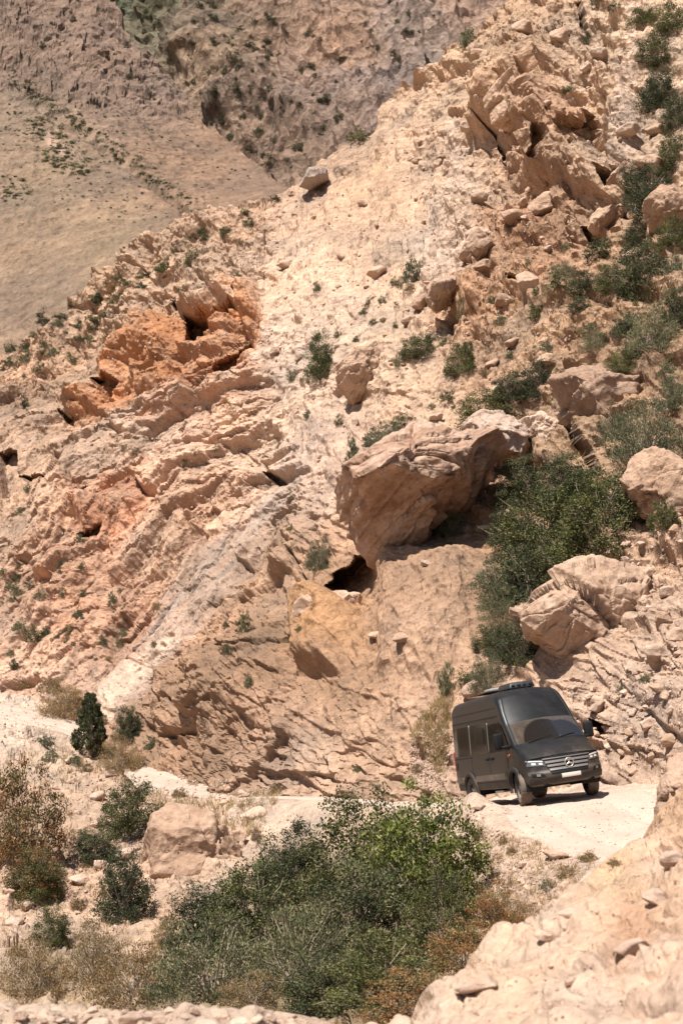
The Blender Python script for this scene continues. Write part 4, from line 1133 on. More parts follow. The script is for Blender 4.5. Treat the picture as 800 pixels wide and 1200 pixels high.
def shrub(kind, px, py, wpx, hpx, label, group=None, only=None, name='shrub', cat='shrub', D=None, deep=0.9):
    if D is None:
        hit = cast(px, py, only)
        if hit is None: return None
        loc = hit[0]
    else:
        loc = Vector(P(px, py, D).tolist())
    mpp = loc.y / F_PX
    w = wpx * mpp * 1.08; h_ = hpx * mpp * 1.08
    rz = rnd.uniform(0, 6.28)
    if wpx >= 38:
        fm, sm = rnd.choice(BIG[kind])
        r = bpy.data.objects.new(name, None); COL.objects.link(r); r.empty_display_size = 0.2
        f = link('foliage', fm, None, r); s = link('stems', sm, None, r)
    else:
        r = link(name, rnd.choice(SMALL[kind]))
    r.location = loc + Vector((0, 0.12 * w, -0.03 * h_))
    r.scale = (w, w * deep, h_); r.rotation_euler = (0, 0, rz)
    tag(r, label, cat, group)
    return r

# large bushes in the gully in front of the track (label, own place)
for a in [
    ('bright', 500, 1075, 150, 172, 'tall bright green bush crowding the road edge below the van'),
    ('green', 425, 1066, 165, 150, 'big dense green bush between the bright bush and the rock block'),
    ('dark', 345, 1052, 110, 95, 'dark green bush with bare twigs on top beside the pale road mound'),
    ('dark', 248, 1112, 110, 84, 'dark green bush hiding the foot of the tan rock block'),
    ('green', 300, 1120, 150, 120, 'mid green bush growing in front of the rock block bush'),
    ('dark', 420, 1130, 170, 130, 'blue green bush low in the gully under the tall bright bush'),
    ('green', 520, 1120, 100, 110, 'rounded green bush beside the rust coloured scrub'),
    ('sage', 350, 1165, 150, 110, 'greyish olive scrub bush at the gully bottom'),
    ('sage', 250, 1178, 170, 110, 'pale olive scrub bush behind the stony verge'),
    ('dry', 160, 1178, 130, 80, 'straw coloured dry bush behind the stony verge'),
    ('green', 450, 1185, 150, 100, 'leafy green bush low beside the rust scrub and verge'),
    ('dark', 385, 1190, 120, 90, 'shadowy green bush at the very bottom of the gully'),
    ('red', 545, 1150, 100, 80, 'rust tinged bush between green bush and near slope'),
    ('red', 480, 1200, 120, 70, 'rust tinged low bush just above the near slope edge'),
    ('dry', 610, 1098, 70, 50, 'dry tan bush on the crumbling bank by the near slope'),
    ('red', 580, 1090, 70, 60, 'thin rusty bush on the crumbling bank under the track'),
    ('red', 18, 1020, 120, 150, 'orange leaved bush on the left bank below the upper track'),
    ('red', 40, 1050, 70, 70, 'smaller orange leaved bush next to the large orange bush'),
    ('green', 40, 1055, 70, 60, 'green bush at the foot of the orange bushes'),
    ('green', 150, 982, 88, 76, 'round green bush perched on the left bank above the pale rocks'),
    ('dark', 110, 1012, 60, 44, 'low dark bush under the round green bush'),
    ('dark', 145, 1080, 76, 92, 'upright dark green bush left of the tan rock block'),
    ('green', 58, 1112, 50, 56, 'small sprawling green bush on the pale scree bank'),
    ('dry', 110, 1150, 90, 70, 'straw coloured bush below the upright dark bush'),
    ('dry', 40, 1168, 100, 70, 'dry straw bush at the foot of the pale scree bank'),
    ('sage', 320, 1080, 60, 40, 'sage bush squeezed between two green bushes'),
    ('dry', 300, 1190, 110, 50, 'low dry bush along the stony verge'),
    ('dry', 200, 1115, 60, 40, 'thin dry bush at the base of the dark bush'),
    ]: shrub(*a, only=('bank',), name='bush', cat='bush')
# shrub belt on the right
for a in [
    ('dark', 612, 590, 80, 66, 'dark bush directly behind the huge overhanging boulder'),
    ('dark', 665, 590, 80, 70, 'dark bush below the pale resting slab'),
    ('green', 640, 660, 130, 100, 'green bush in the middle of the shrub belt'),
    ('green', 712, 655, 130, 115, 'wide leafy bush with pale flecks in the shrub belt'),
    ('green', 690, 600, 90, 60, 'leafy bush tucked under the brown outcrop crevice'),
    ('dark', 600, 640, 70, 60, 'dark bush to the right of the grey shrub against the boulder'),
    ('dark', 735, 615, 60, 60, 'dark bush against the black cleft of the rock shoulder'),
    ('sage', 650, 735, 80, 50, 'twiggy grey bush left of the fractured outcrop top'),
    ('green', 575, 765, 50, 40, 'green bush on the slab edge above the van'),
    ('sage', 585, 705, 80, 60, 'grey bush hanging over the bare slab right of the huge boulder'),
    ('dark', 612, 780, 60, 66, 'dark bush between the van roof and the fractured outcrop'),
    ('dark', 625, 712, 110, 86, 'lower dark bush of the shrub belt above the fractured outcrop'),
    ('green', 675, 690, 110, 76, 'mid green bush of the shrub belt above the fractured outcrop'),
    ('sage', 590, 728, 60, 50, 'sparse grey bush at the lower edge of the shrub belt'),
    ('dry', 610, 740, 60, 36, 'dry brown bush at the lower end of the shrub belt'),
    ('dark', 590, 775, 44, 50, 'dark shrub above and behind the van roof'),
    ('sage', 572, 815, 52, 60, 'grey twiggy shrub right behind the van roof'),
    ('sage', 528, 628, 46, 44, 'grey shrub growing against the huge overhanging boulder'),
    ('green', 574, 500, 88, 52, 'spreading green bush above the pale resting slab'),
    ('dark', 630, 468, 48, 54, 'upright dark bush beside the spreading bush'),
    ('sage', 760, 540, 100, 84, 'large grey green bush on the brown outcrop'),
    ('sage', 720, 520, 50, 44, 'smaller grey green bush on the brown outcrop'),
    ('dark', 756, 350, 78, 82, 'large dark bush near the rough brown boulder'),
    ('sage', 766, 412, 76, 66, 'grey green bush under the large dark bush'),
    ('dark', 690, 345, 60, 34, 'low dark bush left of the large dark bush'),
    ('dark', 765, 250, 60, 70, 'dark bush above the rough brown boulder'),
    ('green', 788, 205, 50, 60, 'green bush higher up beside the pale crag'),
    ('dark', 772, 128, 56, 60, 'dark bush near the hilltop at the crag foot'),
    ('green', 785, 40, 56, 46, 'green bush at the top of the right hand slope'),
    ('dark', 745, 230, 46, 50, 'dark bush squeezed against the pale crag foot'),
    ('green', 790, 290, 50, 44, 'green bush behind the rough brown boulder'),
    ('dark', 735, 395, 44, 36, 'dark bush between the grey green bush and the brown outcrop'),
    ('sage', 700, 410, 44, 28, 'straggly grey bush on top of the brown outcrop'),
    ('dark', 795, 150, 44, 50, 'dark bush touching the pale crag high on the slope'),
    ('green', 755, 30, 44, 30, 'low green bush beside the topmost bush'),
    ('sage', 660, 330, 44, 30, 'grey green bush in the crag gap'),
    ('sage', 790, 480, 50, 50, 'grey bush on the far side of the brown outcrop'),
    ('green', 770, 80, 60, 50, 'green bush between the two topmost dark bushes'),
    ('dark', 752, 290, 50, 44, 'dark bush at the left foot of the rough brown boulder'),
    ('green', 720, 345, 56, 44, 'green bush beside the large dark bush'),
    ('dark', 795, 380, 50, 54, 'dark bush right of the large dark bush'),
    ('green', 730, 440, 50, 36, 'green bush on the top edge of the brown outcrop'),
    ('dark', 600, 470, 60, 40, 'dark bush joining the spreading green bush'),
    ('green', 780, 620, 44, 40, 'green bush at the base of the upright rock shoulder'),
    ('green', 755, 590, 50, 60, 'green bush in front of the narrow black cleft'),
    ('green', 375, 446, 42, 68, 'tall dark shrub alone in the middle of the pale scree'),
    ('green', 490, 420, 48, 34, 'low green bush right of the leaning wedge rock'),
    ('sage', 455, 522, 56, 34, 'olive bush above the huge overhanging boulder'),
    ('green', 540, 440, 44, 46, 'ragged green bush on the slope above the olive bush'),
    ('sage', 375, 668, 40, 44, 'dry grey bush left of the huge overhanging boulder'),
    ('dry', 70, 842, 60, 50, 'brown dry bush beside the upper dusty track'),
    ('dry', 140, 905, 60, 46, 'brown dry bush in the gully by the conical juniper'),
    ('dark', 150, 868, 38, 46, 'dark bush in the gully behind the conical juniper'),
    ]: shrub(*a)
# conical juniper
hit = cast(105, 884, ('bank',))
if hit:
    mpp = hit[0].y / F_PX
    r = bpy.data.objects.new('juniper_tree', None); COL.objects.link(r)
    link('crown', CONE[0], None, r); link('trunk', CONE[1], None, r)
    r.location = hit[0]; r.scale = (46 * mpp, 46 * mpp, 70 * mpp)
    tag(r, 'small conical dark juniper standing on the bank of the upper track', 'tree')
# small shrubs on the hillside
sm = [(50, 380, 18, 22, 'dark'), (115, 358, 20, 28, 'dark'), (145, 335, 16, 10, 'green'), (190, 318, 22, 14, 'green'), (165, 338, 16, 12, 'dark'), (30, 424, 26, 16, 'sage'), (62, 418, 24, 16, 'sage'), (48, 436, 22, 14, 'green'), (84, 425, 16, 12, 'green'), (30, 478, 14, 14, 'dark'), (12, 412, 18, 14, 'green'),
      (92, 385, 16, 14, 'dark'), (105, 376, 14, 10, 'green'), (125, 372, 14, 10, 'sage'), (138, 352, 14, 12, 'green'), (172, 325, 14, 10, 'dark'), (210, 310, 14, 8, 'green'), (240, 282, 16, 8, 'dark'), (236, 272, 14, 8, 'sage'), (483, 330, 28, 32, 'sage'), (342, 446, 14, 16, 'green'), (360, 490, 12, 14, 'sage'), (397, 498, 12, 14, 'green'), (370, 342, 14, 14, 'sage'),
      (413, 540, 22, 38, 'sage'), (435, 524, 24, 20, 'dark'), (470, 505, 26, 24, 'green'), (525, 470, 32, 14, 'green'), (420, 166, 34, 16, 'green'), (553, 48, 30, 20, 'sage'), (545, 56, 16, 10, 'green'), (687, 52, 14, 20, 'dark'), (670, 108, 24, 12, 'green'), (540, 372, 12, 40, 'dry'), (620, 312, 10, 14, 'sage'), (632, 372, 28, 24, 'green'), (585, 380, 20, 14, 'sage'), (322, 236, 18, 12, 'dark'),
      (655, 340, 36, 24, 'green'), (680, 365, 30, 20, 'dark'), (700, 302, 36, 26, 'dark'), (715, 290, 24, 16, 'green'), (692, 392, 26, 16, 'sage'), (640, 412, 22, 16, 'sage'), (600, 420, 18, 12, 'sage'), (730, 250, 24, 18, 'dark'), (740, 320, 26, 18, 'dark'), (790, 320, 26, 22, 'sage'), (745, 420, 24, 18, 'sage'), (780, 440, 26, 18, 'sage'), (720, 12, 20, 12, 'dark'), (700, 2, 20, 10, 'green'),
      (420, 8, 0, 0, 'sage'), (525, 815, 26, 40, 'sage'), (545, 805, 20, 24, 'green'), (505, 400, 20, 14, 'green'), (545, 415, 24, 20, 'dark'), (520, 405, 18, 14, 'sage'), (470, 430, 22, 20, 'sage'), (40, 752, 28, 18, 'green'), (22, 740, 22, 16, 'sage'), (18, 785, 14, 18, 'dark'), (20, 698, 16, 16, 'sage'), (46, 702, 20, 16, 'sage'), (36, 690, 14, 10, 'dark'), (74, 700, 14, 12, 'sage'), (52, 745, 14, 12, 'dark'),
      (287, 742, 18, 30, 'green'), (268, 766, 18, 16, 'sage'), (292, 805, 16, 16, 'sage'), (120, 598, 10, 8, 'sage'), (33, 578, 12, 12, 'sage'), (22, 604, 10, 10, 'sage'), (146, 530, 10, 10, 'dry'), (160, 534, 12, 10, 'sage'), (230, 535, 14, 12, 'sage'), (252, 530, 10, 10, 'sage'), (215, 545, 12, 14, 'dry'), (340, 622, 16, 10, 'sage'), (130, 710, 14, 18, 'sage'), (145, 720, 10, 12, 'sage'),
      (96, 700, 12, 12, 'sage'), (184, 715, 12, 12, 'dry'), (90, 725, 12, 14, 'sage'), (80, 745, 14, 14, 'green'), (265, 735, 12, 10, 'sage'), (350, 740, 12, 8, 'sage'), (325, 930, 24, 14, 'dry'), (210, 935, 20, 14, 'dry'), (410, 450, 10, 8, 'sage'), (395, 395, 10, 10, 'sage'), (438, 380, 12, 8, 'sage'), (560, 395, 16, 12, 'sage'), (568, 440, 18, 12, 'dry'), (680, 560, 20, 14, 'sage'),
      (745, 480, 30, 18, 'dry'), (795, 480, 24, 20, 'sage'), (790, 560, 20, 26, 'dark'), (770, 628, 16, 14, 'sage'), (735, 700, 12, 8, 'sage'), (728, 812, 16, 10, 'sage'), (755, 800, 14, 14, 'sage'), (600, 1002, 16, 12, 'dry'), (560, 985, 18, 14, 'dry'), (540, 990, 16, 14, 'sage'), (690, 1010, 26, 14, 'dry'), (665, 1030, 26, 16, 'dry'), (590, 990, 10, 14, 'dry'), (640, 1045, 24, 14, 'sage'), (720, 1015, 20, 10, 'dry'), (580, 1030, 18, 12, 'dry'),
      (100, 905, 18, 12, 'dry'), (60, 895, 24, 16, 'sage'), (86, 895, 18, 14, 'sage'), (50, 875, 26, 16, 'sage'), (100, 985, 20, 14, 'sage'), (185, 990, 24, 20, 'dry'), (170, 1000, 20, 14, 'sage'), (128, 1050, 22, 20, 'dry'), (70, 1030, 18, 14, 'dry'), (90, 1065, 18, 16, 'dry'), (20, 1120, 20, 16, 'dry'), (200, 1090, 30, 24, 'dry'), (160, 900, 24, 20, 'dry'), (175, 880, 20, 18, 'sage'), (116, 850, 20, 20, 'dry'), (60, 812, 30, 20, 'dry'), (90, 830, 26, 20, 'dry'), (30, 805, 26, 14, 'dry'),
      (160, 855, 20, 16, 'sage'), (300, 985, 14, 18, 'dry'), (212, 950, 18, 12, 'dry'), (490, 905, 16, 12, 'dry'), (420, 905, 14, 10, 'sage')]
KW = {'dark': 'dark green', 'green': 'mid green', 'sage': 'grey green', 'dry': 'straw coloured', 'bright': 'bright green', 'red': 'rusty'}
ZN = {'hillside': 'on the rocky hillside', 'bank': 'on the stony bank near the track', 'road': 'at the track edge', 'foreground_slope': 'on the near slope'}
for (a, b, w, h_, kd) in sm:
    if not w: continue
    o = shrub(kd, a, b, w, h_, 'x', 'y')
    if o is None: continue
    hit = cast(a, b); zone = hit[3]
    part = ''
    if zone == 'hillside':
        part = ('on the crest of the rocky ridge' if b < crest(a) + 130 and a < 330 else 'among the slabs of the lower left rock face' if a < 330 else 'on the pale scree' if a < 560 and b < 560 else 'on the brown upper slope among boulders' if b < 480 else 'on the rubble above the track')
        part = part.replace('lower left ', 'diagonal ')
    else: part = ZN.get(zone, 'on the skyline of the rocky ridge')
    o['label'] = 'small %s shrub %s' % (KW[kd], part); o['group'] = 'small %s shrubs %s' % (KW[kd], part)
# extra tiny tussocks scattered
for i in range(90):
    poly = rnd.choice(([(0, 440), (120, 330), (300, 250), (300, 320), (140, 380), (40, 470)], [(560, 330), (800, 240), (800, 600), (700, 470), (580, 470)], [(0, 640), (120, 620), (200, 760), (60, 790), (0, 790)], [(400, 300), (560, 330), (540, 480), (420, 560)]))
    x, y = in_poly(poly); w = rnd.uniform(6, 14)
    shrub(rnd.choice(('sage', 'sage', 'dry', 'green')), x, y, w, w * rnd.uniform(0.6, 1.0), 'tiny tussock shrub dotted over the rocky slope', 'tiny tussock shrubs dotted over the slope', HILL)
for i in range(34):
    x, y = in_poly([(0, 425), (60, 372), (115, 330), (200, 290), (300, 245), (300, 268), (200, 325), (130, 372), (60, 430), (0, 460)]); w = rnd.uniform(9, 20)
    shrub(rnd.choice(('dark', 'green', 'green', 'sage')), x, y, w, w * rnd.uniform(0.5, 0.8), 'leafy shrub on the crest of the ridge above the red rock', 'leafy shrubs on the crest of the ridge above the red rock', HILL)
# far shrubs
FARP = ([(150, 0), (250, 0), (330, 60), (300, 150), (330, 205), (240, 140), (170, 60)], [(230, 0), (540, 0), (440, 110), (340, 200)], [(0, 5), (100, 0), (210, 110), (240, 150), (120, 125), (0, 80)])
for i in range(195):
    t = 0 if i < 95 else (1 if i < 160 else 2)
    x, y = in_poly(FARP[t]); w = rnd.uniform(5, 10) if rnd.random() < 0.75 else rnd.uniform(10, 18)
    if t == 2: w *= 0.7
    hit = cast(x, y, ('grassy_hill', 'mountain'))
    if hit is None: continue
    if hit[3] == 'mountain':
        where = 'green shoulder of the far mountain' if x < 260 and y < 90 else 'pinkish face of the far mountain' if x > 300 and y < 110 else 'gully of the far mountain'
    else: where = 'rocky top of the grassy hill'
    szw = 'large dark' if w > 9 else 'small dark'
    shrub('dark', x, y, w, w * rnd.uniform(0.55, 0.9), szw + ' bush clinging to the ' + where, szw + ' bushes on the ' + where, ('grassy_hill', 'mountain'), name='far_bush', cat='bush')
scrubV, scrubF, scrubC, kk = [], [], [], 0
for i in range(620):
    q = rnd.random() * (1.0 if i < 420 else 0) + (2.0 if i >= 420 else 0)
    if q < 0.36:
        x, y = in_poly([(30, 140), (55, 135), (100, 180), (120, 200), (80, 208), (45, 185)]); lab = 'low scrub bush in the dense patch on the grassy hill'
    elif q < 0.50:
        x, y = in_poly([(-5, 205), (25, 208), (40, 225), (20, 242), (-5, 235)]); lab = 'low scrub bush in the small patch at the grassy hill edge'
    elif q > 1.5:
        x, y = in_poly([(0, 110), (60, 130), (150, 135), (240, 165), (300, 205), (250, 255), (180, 275), (60, 240), (0, 200)]); lab = ''
    else:
        t = rnd.random(); x = 10 + 240 * t; y = 92 + 166 * t ** 1.12 + rnd.gauss(0, 6) + 4; lab = 'low scrub bush along the gully line of the grassy hill'
    w = rnd.uniform(2.5, 6.5)
    if q > 1.5: w *= 0.4
    if i % 4 == 0 and lab:
        shrub(rnd.choice(('dark', 'dark', 'green')), x, y, 1.4 * w + 1, w * 0.8, lab, lab.replace('bush', 'bushes'), ('grassy_hill',), name='far_bush', cat='bush')
        continue
    hit = cast(x, y, ('grassy_hill',))
    if hit is None: continue
    mpp = hit[0].y / F_PX; rng = np.random.RandomState(i)
    n = 36; p = rng.normal(size=(n, 3)) * np.array([0.4, 0.4, 0.25]) * w * mpp; p[:, 2] = np.abs(p[:, 2]) ; p += np.array(hit[0])
    a1 = rng.normal(size=(n, 3)) * 0.5 * mpp * 0.9; a2 = rng.normal(size=(n, 3)) * 0.5 * mpp * 0.9
    scrubV.append(np.stack([p - a1, p + a2, p + a1, p - a2], 1).reshape(-1, 3)); scrubF.append(np.arange(4 * n).reshape(n, 4) + kk); kk += 4 * n
    scrubC.append(np.repeat(lin(rnd.choice(PAL['dark'] + PAL['sage'])) * np.ones((n, 3)), 4, 0))
o = link('scrub', mesh_np('scrub', np.concatenate(scrubV), np.concatenate(scrubF), np.concatenate(scrubC), False), M_LEAF)
o['kind'] = 'stuff'; o['label'] = 'low scrub covering patches and the gully of the grassy hill'; o['category'] = 'scrub'
# dry grass
def grass(name, polys, n, hpx, label, only=None):
    rng = np.random.RandomState(9); VV, CC = [], []
    pc = [lin((176, 150, 108)), lin((190, 166, 124)), lin((150, 136, 96)), lin((166, 132, 88))]
    for i in range(n):
        x, y = in_poly(polys[i % len(polys)])
        hit = cast(x, y, only)
        if hit is None or hit[3] == 'road': continue
        c0 = np.array(hit[0]); mpp = c0[1] / F_PX; c = pc[rng.randint(4)] * rng.uniform(0.7, 1.1)
        for b in range(9):
            p = c0 + np.append(rng.normal(size=2) * 2.0 * mpp, -0.02)
            H = hpx * mpp * rng.uniform(0.5, 1.3); d = rng.normal(size=3) * 0.4; d[2] = 1; tip = p + d * H
            sd = np.array([rng.normal(), rng.normal(), 0]); sd /= np.linalg.norm(sd) + 1e-9; sd *= 0.35 * mpp
            VV += [p - sd, p + sd, tip]; CC += [c] * 3
    o = link(name, mesh_np(name, np.array(VV), np.arange(len(VV)).reshape(-1, 3), np.array(CC), smooth=False), M_LEAF)
    o['kind'] = 'stuff'; o['label'] = label; o['category'] = 'grass'
grass('dry_grass', [[(0, 880), (190, 880), (200, 1000), (170, 1100), (0, 1150)], [(180, 930), (330, 930), (300, 980), (180, 990)], [(540, 960), (700, 1010), (640, 1070), (560, 1090)], [(100, 1080), (400, 1120), (560, 1100), (560, 1190), (0, 1185)], [(560, 330), (800, 280), (800, 600), (600, 560)], [(480, 860), (530, 800), (520, 920)]],
      2400, 9, 'sparse dry straw grass on the banks')
# ================================================================== the van (x forward, y to its left, z up; origin on the ground between the axles)
def simple_mat(name, col, rough=0.5, metal=0.0, spec=0.5):
    m, N, L, B = new_mat(name)
    B.inputs['Base Color'].default_value = (*col, 1); B.inputs['Roughness'].default_value = rough
    B.inputs['Metallic'].default_value = metal; B.inputs['Specular IOR Level'].default_value = spec
    return m
def dusty_mat(name, col, rough, dust_z0, dust_z1, amount=0.8, coat=0.0, metal=0.0):
    """paint with road dust: thick low down, a film higher up"""
    m, N, L, B = new_mat(name)
    tc = N.new('ShaderNodeTexCoord'); vec = tc.outputs['Object']
    sp = N.new('ShaderNodeSeparateXYZ'); L.new(vec, sp.inputs[0])
    mr = N.new('ShaderNodeMapRange'); mr.inputs['From Min'].default_value = dust_z0; mr.inputs['From Max'].default_value = dust_z1
    mr.inputs['To Min'].default_value = 1.0; mr.inputs['To Max'].default_value = 0.0
    L.new(sp.outputs['Z'], mr.inputs['Value'])
    n = noise_node(N, L, vec, 2.2, 8, 0.65)
    a = N.new('ShaderNodeMath'); a.operation = 'MULTIPLY_ADD'; a.inputs[1].default_value = 1.0; L.new(n, a.inputs[0]); 
    s = N.new('ShaderNodeMath'); s.operation = 'MULTIPLY_ADD'; s.inputs[1].default_value = 0.85; s.inputs[2].default_value = -0.46
    ge = N.new('ShaderNodeNewGeometry'); sn = N.new('ShaderNodeSeparateXYZ'); L.new(ge.outputs['Normal'], sn.inputs[0])
    up_ = N.new('ShaderNodeMath'); up_.operation = 'MULTIPLY'; up_.use_clamp = True; up_.inputs[1].default_value = 0.34; L.new(sn.outputs['Z'], up_.inputs[0])
    s2_ = N.new('ShaderNodeMath'); s2_.operation = 'ADD'; L.new(s.outputs[0], s2_.inputs[0]); L.new(up_.outputs[0], s2_.inputs[1])
    L.new(mr.outputs[0], s.inputs[0]); L.new(s2_.outputs[0], a.inputs[2])
    fac = ramp(N, L, a.outputs[0], [(0.22, g3(0.004)), (0.55, g3(0.10 * amount)), (1.0, g3(0.7 * amount))])
    mix = N.new('ShaderNodeMix'); mix.data_type = 'RGBA'; L.new(fac, mix.inputs[0])
    mix.inputs[6].default_value = (*col, 1); mix.inputs[7].default_value = (0.30, 0.225, 0.165, 1)
    L.new(mix.outputs[2], B.inputs['Base Color'])
    rr_ = N.new('ShaderNodeMapRange'); rr_.inputs['To Min'].default_value = rough; rr_.inputs['To Max'].default_value = 0.95
    L.new(fac, rr_.inputs['Value']); L.new(rr_.outputs[0], B.inputs['Roughness'])
    B.inputs['Metallic'].default_value = metal
    B.inputs['Specular IOR Level'].default_value = 0.3
    B.inputs['Coat Weight'].default_value = coat; B.inputs['Coat Roughness'].default_value = 0.25
    return m
M_PAINT = dusty_mat('grey_van_paint', (0.009, 0.0095, 0.010), 0.36, 0.35, 1.45, 0.5, 0.0)
M_CLAD = dusty_mat('van_plastic_trim', (0.010, 0.010, 0.010), 0.6, 0.2, 1.4, 0.35)
M_DUSTY = dusty_mat('van_dust_strip', (0.06, 0.05, 0.042), 0.8, 0.3, 2.2, 1.1)
M_BLACK = simple_mat('van_black', (0.006, 0.006, 0.006), 0.7, 0, 0.3)
M_SEAM = simple_mat('van_seam', (0.004, 0.004, 0.004), 0.9)
M_INT = simple_mat('van_interior', (0.03, 0.03, 0.032), 0.8)
M_SEAT = simple_mat('van_seat', (0.05, 0.05, 0.052), 0.85)
M_TINT = simple_mat('van_tinted_glass', (0.006, 0.007, 0.007), 0.08, 0, 0.22)
M_CHROME = simple_mat('van_grille_metal', (0.24, 0.22, 0.20), 0.5, 0.5)
M_STAR = simple_mat('van_emblem_metal', (0.50, 0.47, 0.43), 0.35, 0.7)
M_LAMP = simple_mat('van_lamp_reflector', (0.78, 0.76, 0.72), 0.25, 0.2)
M_LAMPGLASS = simple_mat('van_lamp_dark', (0.10, 0.10, 0.10), 0.15)
M_ORANGE = simple_mat('van_indicator', (0.60, 0.12, 0.02), 0.3)
M_PLATE = simple_mat('van_plate', (0.72, 0.66, 0.58), 0.5)
M_AC = simple_mat('roof_unit_grey', (0.02, 0.021, 0.022), 0.5)
M_PANEL = simple_mat('roof_panel_edge', (0.30, 0.27, 0.24), 0.4)
M_TYRE = dusty_mat('tyre_rubber', (0.022, 0.021, 0.020), 0.9, -0.5, 0.9, 1.1)
M_RIM = dusty_mat('wheel_rim', (0.05, 0.05, 0.05), 0.5, -0.5, 0.8, 0.9, metal=0.3)
def glass_mat(name, dust):
    m, N, L, B = new_mat(name)
    tc = N.new('ShaderNodeTexCoord'); vec = tc.outputs['Object']
    gl = N.new('ShaderNodeBsdfGlossy'); gl.inputs['Roughness'].default_value = 0.03; gl.inputs['Color'].default_value = (0.22, 0.21, 0.20, 1)
    tr = N.new('ShaderNodeBsdfTransparent'); tr.inputs['Color'].default_value = (0.55, 0.60, 0.60, 1)
    fr = N.new('ShaderNodeFresnel'); fr.inputs['IOR'].default_value = 1.28
    g = N.new('ShaderNodeMixShader'); L.new(fr.outputs[0], g.inputs[0]); L.new(tr.outputs[0], g.inputs[1]); L.new(gl.outputs[0], g.inputs[2])
    df = N.new('ShaderNodeBsdfDiffuse'); df.inputs['Color'].default_value = (0.32, 0.25, 0.19, 1)
    mx = N.new('ShaderNodeMixShader')
    L.new(g.outputs[0], mx.inputs[1]); L.new(df.outputs[0], mx.inputs[2])
    L.new(mx.outputs[0], N['Material Output'].inputs['Surface'])
    if dust:
        # dust film outside the two wiper sweeps
        def sweep(cy, cz, r, lo):
            cmb = N.new('ShaderNodeVectorMath'); cmb.operation = 'SUBTRACT'; cmb.inputs[1].default_value = (0, cy, cz); L.new(vec, cmb.inputs[0])
            ml = N.new('ShaderNodeVectorMath'); ml.operation = 'MULTIPLY'; ml.inputs[1].default_value = (0, 1, 1.0); L.new(cmb.outputs[0], ml.inputs[0])
            ln = N.new('ShaderNodeVectorMath'); ln.operation = 'LENGTH'; L.new(ml.outputs[0], ln.inputs[0])
            q = N.new('ShaderNodeMapRange'); q.inputs['From Min'].default_value = r - 0.02; q.inputs['From Max'].default_value = r + 0.02
            L.new(ln.outputs['Value'], q.inputs['Value'])
            return q.outputs[0]
        mn = N.new('ShaderNodeMath'); mn.operation = 'MINIMUM'
        L.new(sweep(-0.05, 1.36, 0.66, 0), mn.inputs[0]); L.new(sweep(0.40, 1.38, 0.56, 0), mn.inputs[1])
        n = ramp(N, L, noise_node(N, L, vec, 5, 6), [(0.3, g3(0.07)), (0.7, g3(0.20))])
        k = N.new('ShaderNodeMath'); k.operation = 'MULTIPLY_ADD'; L.new(mn.outputs[0], k.inputs[0]); L.new(n, k.inputs[1]); k.inputs[2].default_value = 0.045
        L.new(k.outputs[0], mx.inputs[0])
    else:
        mx.inputs[0].default_value = 0.06
    return m
M_WIND = glass_mat('windscreen_glass', True); M_SIDEGLASS = glass_mat('side_glass', False)

VT = np.array([(-2.96, 2.60), (-2.90, 2.72), (-2.75, 2.80), (-1.5, 2.84), (0.0, 2.85), (0.6, 2.83), (0.85, 2.78), (1.02, 2.68), (1.16, 2.52), (1.32, 2.32), (1.58, 1.99), (2.14, 1.44), (2.20, 1.405), (2.36, 1.35), (2.60, 1.245), (2.78, 1.15), (2.90, 1.07)])
def v_top(X): return np.interp(X, VT[:, 0], VT[:, 1])
def v_half(X): return np.interp(X, [-2.96, -2.85, -2.5, 2.0, 2.5, 2.9], [0.955, 0.985, 1.0, 1.0, 0.985, 0.95])
ST = np.array([(0.40, 0.955), (0.55, 0.985), (0.75, 1.0), (1.05, 1.0), (1.35, 0.985), (2.2, 0.925), (2.55, 0.885), (2.9, 0.835)])
def v_side(z): return np.interp(z, ST[:, 0], ST[:, 1])
def v_bow(X, yf):
    nose = np.interp(X, [0.4, 1.0, 2.2, 2.6, 2.9], [0.0, 0.10, 0.16, 0.30, 0.36])
    return nose * np.abs(yf) ** np.interp(X, [2.2, 2.9], [2.2, 3.0])
def v_rad(X): return np.interp(X, [-2.96, -2.7, 0.6, 1.3, 2.2, 2.4, 2.9], [0.2, 0.24, 0.24, 0.12, 0.09, 0.16, 0.12])
def v_bot(X): return np.interp(X, [-2.96, -2.3, -1.0, 1.2, 2.4, 2.9], [0.56, 0.50, 0.43, 0.43, 0.46, 0.50])
NS, NA, NT = 60, 8, 14
def ring_pts(X):
    """half section from the sill up to the middle of the roof: (y, z)"""
    r = v_rad(X); zt = v_top(X); h_ = v_half(X)
    zs = np.linspace(v_bot(X), zt - r, NS)
    ys = h_ * v_side(zs)
    yc = ys[-1] - r; zc = zt - r
    a = np.linspace(0, np.pi / 2, NA + 1)[1:]
    ya = yc + r * np.cos(a); za = zc + r * np.sin(a)
    yt = np.linspace(yc, 0, NT + 1)[1:]
    crown = np.interp(X, [-2.9, 0.9, 1.3, 2.2, 2.9], [0.045, 0.05, 0.06, 0.05, 0.03])
    zt_ = zt + crown * (1 - (yt / yc) ** 2)
    return np.concatenate([ys, ya, yt]), np.concatenate([zs, za, zt_])
Xs = np.concatenate([np.linspace(-2.96, -2.75, 8), np.linspace(-2.71, 2.9, 150)])
half = [ring_pts(X) for X in Xs]
nh = len(half[0][0])
VB = np.zeros((len(Xs), 2 * nh - 1, 3))
for i, X in enumerate(Xs):
    y, z = half[i]; yy = np.concatenate([-y, y[::-1][1:]]); zz = np.concatenate([z, z[::-1][1:]])
    VB[i] = np.stack([X - v_bow(X, yy / 1.0), yy, zz], 1)
WHEELS = (1.96, -1.71); ARCH = 0.455
